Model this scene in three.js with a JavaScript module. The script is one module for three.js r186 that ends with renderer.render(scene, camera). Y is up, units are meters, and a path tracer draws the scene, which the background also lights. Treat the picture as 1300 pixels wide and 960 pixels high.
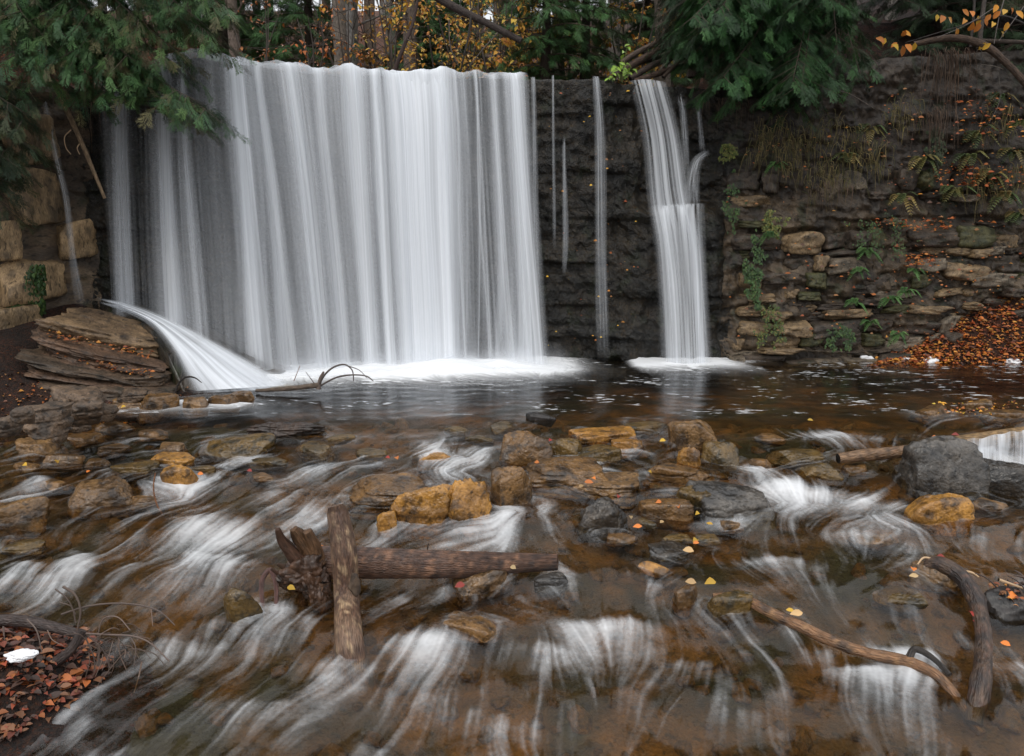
import * as THREE from 'three';

// ---------- camera, sky, sun, exposure ----------
const scene = new THREE.Scene();
const camera = new THREE.PerspectiveCamera(50.79, 1024 / 756, 0.1, 400);
camera.position.set(0, 2.2, 0);
camera.rotation.set(-11.35 * Math.PI / 180, 0, 0);
scene.add(camera);

const renderer = new THREE.WebGLRenderer({ antialias: true });
renderer.toneMapping = THREE.LinearToneMapping;
renderer.toneMappingExposure = 1.12;
renderer.shadowMap.enabled = true;

{ // one even overcast sky, a little brighter overhead
  const W = 64, H = 32, d = new Float32Array(W * H * 4);
  for (let j = 0; j < H; j++) for (let i = 0; i < W; i++) {
    const el = ((j + 0.5) / H - 0.5) * Math.PI, s = Math.max(0, Math.sin(el));
    const b = el > 0 ? 0.62 * (1 + 1.6 * s) / 1.0 : 0.2, k = (j * W + i) * 4;
    d[k] = b * 0.97; d[k + 1] = b * 1.0; d[k + 2] = b * 1.045; d[k + 3] = 1;
  }
  const t = new THREE.DataTexture(d, W, H, THREE.RGBAFormat, THREE.FloatType);
  t.mapping = THREE.EquirectangularReflectionMapping; t.magFilter = THREE.LinearFilter; t.needsUpdate = true;
  scene.background = t; scene.environment = t;
}
const sun = new THREE.DirectionalLight(0xfff6ea, 0.8);
sun.position.set(-9, 30, 10); sun.target.position.set(0, 0, -9);
sun.castShadow = true; sun.shadow.radius = 34; sun.shadow.mapSize.set(2048, 2048);
Object.assign(sun.shadow.camera, { left: -25, right: 25, top: 25, bottom: -25, near: 1, far: 90 });
scene.add(sun, sun.target);

// ---------- random numbers and noise ----------
function rng(seed) { let a = seed >>> 0; return () => { a = (a + 0x6D2B79F5) | 0; let t = Math.imul(a ^ (a >>> 15), 1 | a); t = (t + Math.imul(t ^ (t >>> 7), 61 | t)) ^ t; return ((t ^ (t >>> 14)) >>> 0) / 4294967296; }; }
const PERM = new Uint8Array(512);
{ const r = rng(71), p = [...Array(256).keys()]; for (let i = 255; i > 0; i--) { const j = Math.floor(r() * (i + 1)); [p[i], p[j]] = [p[j], p[i]]; } for (let i = 0; i < 512; i++) PERM[i] = p[i & 255]; }
const fade = t => t * t * t * (t * (t * 6 - 15) + 10);
function grad(h, x, y, z) { switch (h & 15) { case 0: case 12: return x + y; case 1: case 14: return y - x; case 2: return x - y; case 3: return -x - y; case 4: return x + z; case 5: return z - x; case 6: return x - z; case 7: return -x - z; case 8: return y + z; case 9: case 13: return z - y; case 10: return y - z; default: return -y - z; } }
function noise(x, y, z, per = 256) { // Perlin, -1..1; PER makes it repeat
  let X = Math.floor(x), Y = Math.floor(y), Z = Math.floor(z);
  x -= X; y -= Y; z -= Z;
  const m = v => ((v % per) + per) % per & 255;
  const X1 = m(X + 1), Y1 = m(Y + 1), Z1 = m(Z + 1); X = m(X); Y = m(Y); Z = m(Z);
  const u = fade(x), v = fade(y), w = fade(z), P = PERM;
  const A = P[X] , B = P[X1], AA = P[A + Y], AB = P[A + Y1], BA = P[B + Y], BB = P[B + Y1];
  const l = (a, b, t) => a + t * (b - a);
  return l(l(l(grad(P[AA + Z], x, y, z), grad(P[BA + Z], x - 1, y, z), u), l(grad(P[AB + Z], x, y - 1, z), grad(P[BB + Z], x - 1, y - 1, z), u), v),
    l(l(grad(P[AA + Z1], x, y, z - 1), grad(P[BA + Z1], x - 1, y, z - 1), u), l(grad(P[AB + Z1], x, y - 1, z - 1), grad(P[BB + Z1], x - 1, y - 1, z - 1), u), v), w);
}
function fbm(x, y, z, oct = 4, gain = 0.5) { let a = 1, s = 0, n = 0; for (let i = 0; i < oct; i++) { s += a * noise(x, y, z); n += a; x = x * 2.03 + 7.1; y = y * 2.03 + 3.3; z = z * 2.03 + 1.7; a *= gain; } return s / n; }
function fbmP(x, y, per, oct = 4, gain = 0.5, z = 0) { let a = 1, s = 0, n = 0; for (let i = 0; i < oct; i++) { s += a * noise(x, y, z + i * 3.7, per); n += a; x *= 2; y *= 2; per *= 2; a *= gain; } return s / n; }
const clamp = (v, a = 0, b = 1) => v < a ? a : v > b ? b : v;
const sstep = (a, b, v) => { const t = clamp((v - a) / (b - a)); return t * t * (3 - 2 * t); };
const lerp = (a, b, t) => a + (b - a) * t;
const V = (x, y, z) => new THREE.Vector3(x, y, z);
function curve1(pts) { return x => { if (x <= pts[0][0]) return pts[0][1]; for (let i = 1; i < pts.length; i++) if (x <= pts[i][0]) { const a = pts[i - 1], b = pts[i]; return lerp(a[1], b[1], (x - a[0]) / (b[0] - a[0])); } return pts[pts.length - 1][1]; }; }
function smooth1(pts, w = 0.15) { const f = curve1(pts); return x => (f(x - w) + 2 * f(x - w / 2) + 2 * f(x) + 2 * f(x + w / 2) + f(x + w)) / 8; }

// ---------- survey: sight lines taken from the tripod, met with a plane of known depth or level ----------
const TH = 11.35 * Math.PI / 180, FP = 1011;
function sight(px, py) { const a = (px - 650) / FP, b = (480 - py) / FP; return V(a, b * Math.cos(TH) - Math.sin(TH), -(b * Math.sin(TH) + Math.cos(TH))); }
function atZ(px, py, z) { const d = sight(px, py); d.multiplyScalar(z / d.z); d.y += 2.2; return d; }
function onLevel(px, py, y) { const d = sight(px, py); d.multiplyScalar((y - 2.2) / d.y); d.y += 2.2; return d; }

// ---------- textures ----------
function tex(w, h, fn, { srgb = false, repeat = true } = {}) {
  const d = new Uint8Array(w * h * 4);
  for (let j = 0; j < h; j++) for (let i = 0; i < w; i++) { const c = fn(i / w, j / h, i, j), k = (j * w + i) * 4; if (typeof c === 'number') { d[k] = d[k + 1] = d[k + 2] = clamp(c) * 255; } else { d[k] = clamp(c[0]) * 255; d[k + 1] = clamp(c[1]) * 255; d[k + 2] = clamp(c[2]) * 255; } d[k + 3] = 255; }
  const t = new THREE.DataTexture(d, w, h); t.magFilter = THREE.LinearFilter; t.minFilter = THREE.LinearMipmapLinearFilter; t.generateMipmaps = true;
  t.wrapS = t.wrapT = repeat ? THREE.RepeatWrapping : THREE.ClampToEdgeWrapping; if (srgb) t.colorSpace = THREE.SRGBColorSpace; t.needsUpdate = true; return t;
}
const T = {};
T.stoneGrain = tex(512, 512, (u, v) => { const a = fbmP(u * 6, v * 6, 6, 5, 0.6), b = fbmP(u * 40, v * 40, 40, 2, 0.6, 9), c = fbmP(u * 14, v * 14, 14, 3, 0.6, 5); let g = 0.82 + 0.36 * a + 0.24 * b; g -= 0.26 * sstep(0.16, 0.3, c); return [g * 1.0, g * 0.985, g * 0.96]; }, { srgb: true });
T.stoneBump = tex(512, 512, (u, v) => { const a = fbmP(u * 5, v * 5, 5, 6, 0.62, 2), c = Math.abs(fbmP(u * 9, v * 9, 9, 3, 0.5, 12)), p = fbmP(u * 34, v * 34, 34, 2, 0.6, 21); return 0.55 + 0.42 * a - 0.1 * Math.max(0, 0.08 - c) * 5 + 0.16 * p; });
T.tufaBump = tex(512, 512, (u, v) => 0.5 + 0.45 * fbmP(u * 16, v * 16, 16, 4, 0.7, 4) + 0.25 * fbmP(u * 60, v * 60, 60, 2, 0.7, 8));
T.tufaGrain = tex(512, 512, (u, v) => { const a = fbmP(u * 8, v * 8, 8, 5, 0.65, 31), b = fbmP(u * 70, v * 70, 70, 2, 0.7, 9), c = fbmP(u * 24, v * 24, 24, 3, 0.6, 44); let g = 0.5 + 0.45 * a + 0.5 * b; const w = c > 0.22 ? 1 : 0; return [g + w * 0.18, g * 0.98 + w * 0.12, g * 0.9]; }, { srgb: true });
T.barkGrain = tex(256, 512, (u, v) => { const a = fbmP(u * 12, v * 6, 6, 4, 0.6, 3), r = Math.abs(noise(u * 14, v * 5, 2, 7)) ; return 0.7 + 0.42 * a + 0.2 * r; }, { srgb: true });
T.barkBump = tex(256, 512, (u, v) => 0.4 + 0.5 * Math.abs(fbmP(u * 16, v * 4, 4, 4, 0.6, 13)) * 2);
T.litter = tex(512, 512, (u, v) => { const a = fbmP(u * 30, v * 30, 30, 3, 0.7, 3), b = fbmP(u * 7, v * 7, 7, 3, 0.5, 7), c = fbmP(u * 48, v * 48, 48, 1, 0.5, 17); const g = 0.55 + 0.6 * a; return [g * (0.95 + 0.3 * b) + (c > 0.3 ? 0.25 : 0), g * (0.72 + 0.15 * b) + (c > 0.3 ? 0.1 : 0), g * 0.5]; }, { srgb: true });

// ---------- materials (linear base colours) ----------
const lin = (r, g, b) => new THREE.Color().setRGB(r, g, b);
const std = (color, o = {}) => new THREE.MeshStandardMaterial({ color, side: THREE.DoubleSide, ...o });
const M = {};
M.stone = std(lin(1, 1, 1), { vertexColors: true, map: T.stoneGrain, bumpMap: T.stoneBump, bumpScale: 0.03, roughness: 0.62 });
M.wetStone = std(lin(1, 1, 1), { vertexColors: true, map: T.stoneGrain, bumpMap: T.stoneBump, bumpScale: 0.03, roughness: 0.3 });
M.tufa = std(lin(1, 1, 1), { vertexColors: true, map: T.tufaGrain, bumpMap: T.tufaBump, bumpScale: 0.05, roughness: 0.5 });
M.earth = std(lin(1, 1, 1), { vertexColors: true, map: T.litter, bumpMap: T.tufaBump, bumpScale: 0.06, roughness: 0.95 });
M.bark = std(lin(1, 1, 1), { vertexColors: true, map: T.barkGrain, bumpMap: T.barkBump, bumpScale: 0.02, roughness: 0.85 });
M.wetBark = std(lin(1, 1, 1), { vertexColors: true, map: T.barkGrain, bumpMap: T.barkBump, bumpScale: 0.02, roughness: 0.42 });
M.leaf = std(lin(1, 1, 1), { vertexColors: true, roughness: 0.6 });
M.thinLeaf = new THREE.MeshPhysicalMaterial({ vertexColors: true, roughness: 0.85, transmission: 0.35, thickness: 0, side: THREE.DoubleSide });
M.needle = std(lin(1, 1, 1), { vertexColors: true, roughness: 0.7 });
M.twig = std(lin(1, 1, 1), { vertexColors: true, roughness: 0.8 });

// ---------- merged geometry builder ----------
class MB {
  constructor() { this.p = []; this.n = []; this.u = []; this.c = []; this.i = []; }
  get count() { return this.p.length / 3; }
  vert(x, y, z, nx, ny, nz, u, v, c) { this.p.push(x, y, z); this.n.push(nx, ny, nz); this.u.push(u, v); this.c.push(c[0], c[1], c[2]); return this.p.length / 3 - 1; }
  tri(a, b, c) { this.i.push(a, b, c); }
  addTemplate(t, m, c) { // t: {p,n,u,i} arrays, m: Matrix4
    const e = m.elements, o = this.p.length / 3, N = t.p.length / 3;
    for (let k = 0; k < N; k++) {
      const x = t.p[3 * k], y = t.p[3 * k + 1], z = t.p[3 * k + 2], a = t.n[3 * k], b = t.n[3 * k + 1], d = t.n[3 * k + 2];
      this.p.push(e[0] * x + e[4] * y + e[8] * z + e[12], e[1] * x + e[5] * y + e[9] * z + e[13], e[2] * x + e[6] * y + e[10] * z + e[14]);
      let nx = e[0] * a + e[4] * b + e[8] * d, ny = e[1] * a + e[5] * b + e[9] * d, nz = e[2] * a + e[6] * b + e[10] * d; const l = Math.hypot(nx, ny, nz) || 1;
      this.n.push(nx / l, ny / l, nz / l); this.u.push(t.u[2 * k], t.u[2 * k + 1]); this.c.push(c[0], c[1], c[2]);
    }
    for (const k of t.i) this.i.push(o + k);
  }
  tube(pts, radii, sides, c, { jitter = 0, seed = 1, cap = true, vscale = 1, knob = 0, mottle = null } = {}) { // pts: Vector3[], radii: number[]
    const N = pts.length; let nrm = V(0, 0, 1); const rings = []; let len = 0;
    for (let k = 0; k < N; k++) {
      const d = (k === 0 ? pts[1].clone().sub(pts[0]) : k === N - 1 ? pts[k].clone().sub(pts[k - 1]) : pts[k + 1].clone().sub(pts[k - 1])).normalize();
      if (k) len += pts[k].distanceTo(pts[k - 1]);
      if (Math.abs(nrm.dot(d)) > 0.98) nrm.set(d.y, d.z, d.x);
      nrm.addScaledVector(d, -nrm.dot(d)).normalize(); const b = d.clone().cross(nrm), ring = [];
      for (let s = 0; s <= sides; s++) {
        const a = s / sides * Math.PI * 2, ca = Math.cos(a), sa = Math.sin(a), ox = nrm.x * ca + b.x * sa, oy = nrm.y * ca + b.y * sa, oz = nrm.z * ca + b.z * sa;
        let r = radii[k]; if (jitter) r *= 1 + jitter * noise(ca * 1.6 + seed * 3.1, sa * 1.6, len * (1.2 / Math.max(0.03, radii[0])) * 0.12 + seed) + (knob ? knob * Math.max(0, noise(ca * 1.1, sa * 1.1 + seed, len * 6 + seed) - 0.25) : 0);
        let cc = c; if (mottle) { const X = pts[k].x + ox * r, Y = pts[k].y + oy * r, Z = pts[k].z + oz * r, q = sstep(-0.08, 0.22, fbm(X * 9 + seed, Y * 3.5, Z * 9, 4, 0.65)), w = sstep(0.1, 0.3, fbm(X * 14, Y * 9 + seed, Z * 14, 3, 0.6)); cc = mix3(mix3(c, mottle[0], q), mottle[1], w); }
        ring.push(this.vert(pts[k].x + ox * r, pts[k].y + oy * r, pts[k].z + oz * r, ox, oy, oz, s / sides * Math.max(1, Math.round(radii[0] * 6.28 / 0.25)), len * vscale * 2, cc));
      }
      rings.push(ring);
    }
    for (let k = 0; k < N - 1; k++) for (let s = 0; s < sides; s++) { const [a, b, d, e] = [rings[k][s], rings[k][s + 1], rings[k + 1][s], rings[k + 1][s + 1]]; this.tri(a, b, d); this.tri(b, e, d); }
    if (cap) for (const [k, sg] of [[0, -1], [N - 1, 1]]) {
      const q = k ? pts[k].clone().sub(pts[k - 1]) : pts[1].clone().sub(pts[0]); q.normalize().multiplyScalar(sg);
      const o = this.vert(pts[k].x + q.x * radii[k] * 0.15, pts[k].y + q.y * radii[k] * 0.15, pts[k].z + q.z * radii[k] * 0.15, q.x, q.y, q.z, 0.5, 0.5, c), rr = [];
      for (let s = 0; s <= sides; s++) { const a = rings[k][s]; rr.push(this.vert(this.p[3 * a], this.p[3 * a + 1], this.p[3 * a + 2], q.x, q.y, q.z, 0.5 + 0.2 * Math.cos(s), 0.5 + 0.2 * Math.sin(s), c)); }
      for (let s = 0; s < sides; s++) this.tri(o, rr[s], rr[s + 1]);
    }
    return this;
  }
  geometry() {
    const g = new THREE.BufferGeometry();
    g.setAttribute('position', new THREE.Float32BufferAttribute(this.p, 3)); g.setAttribute('normal', new THREE.Float32BufferAttribute(this.n, 3));
    g.setAttribute('uv', new THREE.Float32BufferAttribute(this.u, 2)); g.setAttribute('color', new THREE.Float32BufferAttribute(this.c, 3));
    g.setIndex(this.i); return g;
  }
}
const used = {};
function numbered(name) { const k = used[name] = (used[name] ?? -1) + 1; return k ? `${name}_${String(k).padStart(3, '0')}` : name; }
function shadows(o) { o.castShadow = o.receiveShadow = true; return o; }
function mesh(name, geo, mat, parent) { const o = shadows(new THREE.Mesh(geo, mat)); o.name = parent && parent !== scene ? name : numbered(name); (parent || scene).add(o); return o; }
function tag(o, label, category, group) { o.userData.label = label; if (category) o.userData.category = category; if (group) o.userData.group = group; return o; }
function struct(o) { o.userData.kind = 'structure'; return o; }
function stuff(o) { o.userData.kind = 'stuff'; return o; }
function thing(name, pos, label, category, group) { const o = new THREE.Group(); o.name = numbered(name); o.position.copy(pos); scene.add(o); return tag(o, label, category, group); }
function recentre(geo, pos) { geo.translate(-pos.x, -pos.y, -pos.z); return geo; }
function spline(pts, n) { return new THREE.CatmullRomCurve3(pts, false, 'centripetal').getPoints(n); }
function sheet(nu, nv, fn, color) { // grid surface; fn(u,v) -> [x,y,z,(tu,tv)]
  const p = new Float32Array((nu + 1) * (nv + 1) * 3), uv = new Float32Array((nu + 1) * (nv + 1) * 2), c = new Float32Array((nu + 1) * (nv + 1) * 3), idx = [];
  for (let j = 0, k = 0; j <= nv; j++) for (let i = 0; i <= nu; i++, k++) {
    const q = fn(i / nu, j / nv); p.set(q.slice(0, 3), k * 3); uv[2 * k] = q[3] ?? q[0]; uv[2 * k + 1] = q[4] ?? q[2];
    if (color) c.set(color(q, i / nu, j / nv), k * 3);
    if (i < nu && j < nv) { const a = k, b = k + 1, d = k + nu + 1, e = d + 1; idx.push(a, d, b, b, d, e); }
  }
  const g = new THREE.BufferGeometry(); g.setAttribute('position', new THREE.BufferAttribute(p, 3)); g.setAttribute('uv', new THREE.BufferAttribute(uv, 2)); if (color) g.setAttribute('color', new THREE.BufferAttribute(c, 3));
  g.setIndex(idx); g.computeVertexNormals(); return g;
}
const mix3 = (a, b, t) => [lerp(a[0], b[0], t), lerp(a[1], b[1], t), lerp(a[2], b[2], t)];

// ---------- rocks ----------
const ICO = {};
function icoTemplate(detail) {
  if (ICO[detail]) return ICO[detail];
  const g = new THREE.IcosahedronGeometry(1, detail), p = g.attributes.position, map = new Map(), verts = [], tri = [];
  for (let i = 0; i < p.count; i++) { const k = `${Math.round(p.getX(i) * 1e4)},${Math.round(p.getY(i) * 1e4)},${Math.round(p.getZ(i) * 1e4)}`; if (!map.has(k)) { map.set(k, verts.length); verts.push([p.getX(i), p.getY(i), p.getZ(i)]); } tri.push(map.get(k)); }
  return ICO[detail] = { verts, tri };
}
// an angular stone: a ball cut by random planes, worn at the edges, cracked along its bedding; uv in metres on the face each triangle looks to
function rockGeometry(seed, sx, sy, sz, { detail = 9, box = 0.5, planes = 9, rough = 0.05, strata = 0, palette, soft = 16, tint = 1 } = {}) {
  const R = rng(seed * 7919 + 13), { verts, tri } = icoTemplate(detail), cuts = [];
  for (let k = 0; k < planes; k++) { const v = V(R() * 2 - 1, (R() * 2 - 1) * 0.9, R() * 2 - 1).normalize(); cuts.push([v.x, v.y, v.z, 0.62 + R() * 0.3]); }
  if (box) for (const a of [[1, 0, 0], [-1, 0, 0], [0, 1, 0], [0, -1, 0], [0, 0, 1], [0, 0, -1]]) { const v = V(a[0] + (R() - 0.5) * 0.35, a[1] + (R() - 0.5) * 0.22, a[2] + (R() - 0.5) * 0.35).normalize(); cuts.push([v.x, v.y, v.z, lerp(1, 0.66, box) * (0.92 + R() * 0.14)]); }
  const P = verts.map(([x, y, z]) => {
    let s = 0; for (const c of cuts) { const d = (x * c[0] + y * c[1] + z * c[2]) / c[3]; if (d > 0) s += Math.pow(d, soft); }
    let r = Math.pow(s + 0.02, -1 / soft);
    r *= 1 + rough * 2.2 * fbm(x * 1.7 + seed * 3.3, y * 1.7, z * 1.7 + seed, 3) + rough * fbm(x * 6 + seed, y * 6, z * 6, 3);
    const cr = Math.abs(noise(x * 1.5 + seed * 1.3, y * 2.2 + seed, z * 1.5)); r *= 1 - 0.07 * sstep(0.07, 0.0, cr);
    const q = [x * r * sx * 0.72, y * r * sy * 0.72, z * r * sz * 0.72];
    if (strata) { const yy = q[1] / strata + 0.35 * noise(q[0] * 1.5 + seed, q[2] * 1.5, 3), f = yy - Math.floor(yy), lay = noise(Math.floor(yy) * 5.3 + 0.5, seed * 1.7, 0.4), k = 1 + 0.16 * lay - 0.10 * Math.max(0, 1 - Math.min(f, 1 - f) * 7); q[0] *= k; q[2] *= k; }
    return q;
  });
  { const lo = [9, 9, 9], hi = [-9, -9, -9], S = [sx, sy, sz]; for (const q of P) for (let k = 0; k < 3; k++) { lo[k] = Math.min(lo[k], q[k]); hi[k] = Math.max(hi[k], q[k]); } for (const q of P) for (let k = 0; k < 3; k++) q[k] = (q[k] - (lo[k] + hi[k]) / 2) * S[k] / (hi[k] - lo[k]); }
  const nor = P.map(() => [0, 0, 0]), T3 = tri.length / 3, fn = new Float32Array(T3 * 3);
  for (let t = 0; t < T3; t++) { const a = P[tri[3 * t]], b = P[tri[3 * t + 1]], c = P[tri[3 * t + 2]]; const ux = b[0] - a[0], uy = b[1] - a[1], uz = b[2] - a[2], vx = c[0] - a[0], vy = c[1] - a[1], vz = c[2] - a[2]; const n = [uy * vz - uz * vy, uz * vx - ux * vz, ux * vy - uy * vx]; fn.set(n, 3 * t); for (let k = 0; k < 3; k++) { const m = nor[tri[3 * t + k]]; m[0] += n[0]; m[1] += n[1]; m[2] += n[2]; } }
  const pal = palette || [[0.16, 0.1, 0.05], [0.09, 0.065, 0.045], [0.05, 0.045, 0.04]];
  const col = P.map(q => { const a = sstep(-0.25, 0.3, fbm(q[0] * 3.1 + seed * 2.2, q[1] * 3.1, q[2] * 3.1, 4, 0.6)), b = sstep(0.05, 0.3, fbm(q[0] * 5.5 + 9, q[1] * 5.5 + seed, q[2] * 5.5, 4, 0.6)); let c = mix3(pal[0], pal[1], a); c = mix3(c, pal[2], b * 0.85); return c.map(v => v * tint); });
  const pos = new Float32Array(tri.length * 3), nn = new Float32Array(tri.length * 3), uv = new Float32Array(tri.length * 2), cc = new Float32Array(tri.length * 3);
  for (let k = 0; k < tri.length; k++) {
    const t = Math.floor(k / 3), ax = Math.abs(fn[3 * t]), ay = Math.abs(fn[3 * t + 1]), az = Math.abs(fn[3 * t + 2]), q = P[tri[k]], n = nor[tri[k]], l = Math.hypot(...n) || 1;
    pos.set(q, 3 * k); nn.set([n[0] / l, n[1] / l, n[2] / l], 3 * k); cc.set(col[tri[k]], 3 * k);
    const o = seed * 0.37; uv.set(ax > ay && ax > az ? [q[2] + o, q[1] + o] : ay > az ? [q[0] + o, q[2] + o] : [q[0] + o, q[1] + o], 2 * k);
  }
  const g = new THREE.BufferGeometry(); g.setAttribute('position', new THREE.BufferAttribute(pos, 3)); g.setAttribute('normal', new THREE.BufferAttribute(nn, 3)); g.setAttribute('uv', new THREE.BufferAttribute(uv, 2)); g.setAttribute('color', new THREE.BufferAttribute(cc, 3));
  return g;
}

// ---------- the stream: levels, rocks that stand in it, flow ----------
const STEPS = [[-8.5, 0.07, 0.25, 0.28], [-7.75, 0.10, 0.3, 0.35], [-6.95, 0.12, 0.28, 0.45], [-6.2, 0.13, 0.3, 0.45], [-5.55, 0.13, 0.26, 0.4], [-4.95, 0.11, 0.26, 0.35], [-4.3, 0.09, 0.25, 0.3], [-3.6, 0.08, 0.3, 0.3]];
function level(x, z) {
  let h = 0;
  STEPS.forEach(([z0, drop, w, amp], k) => { const zk = z0 + amp * (noise(x * 0.55 + k * 5.1, k * 2.7, 0.3) + 0.5 * noise(x * 1.6 + k * 3.3, k, 4.3)); h -= drop * sstep(-w, w, z - zk); });
  return h;
}
function onWater(px, py) { let y = -0.3, p; for (let k = 0; k < 14; k++) { p = onLevel(px, py, y); y = lerp(y, level(p.x, p.z), 0.6); } return onLevel(px, py, y); }

const GOLD = [[0.56, 0.28, 0.06], [0.34, 0.165, 0.04], [0.1, 0.058, 0.03]], BROWN = [[0.25, 0.135, 0.048], [0.13, 0.075, 0.034], [0.045, 0.034, 0.026]], DARK = [[0.075, 0.058, 0.042], [0.042, 0.036, 0.03], [0.022, 0.02, 0.019]],
  GREY = [[0.14, 0.125, 0.11], [0.055, 0.05, 0.046], [0.026, 0.024, 0.023]], TAN = [[0.3, 0.175, 0.075], [0.17, 0.1, 0.048], [0.06, 0.042, 0.03]], OLIVE = [[0.19, 0.115, 0.032], [0.105, 0.07, 0.026], [0.035, 0.032, 0.02]];
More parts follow.
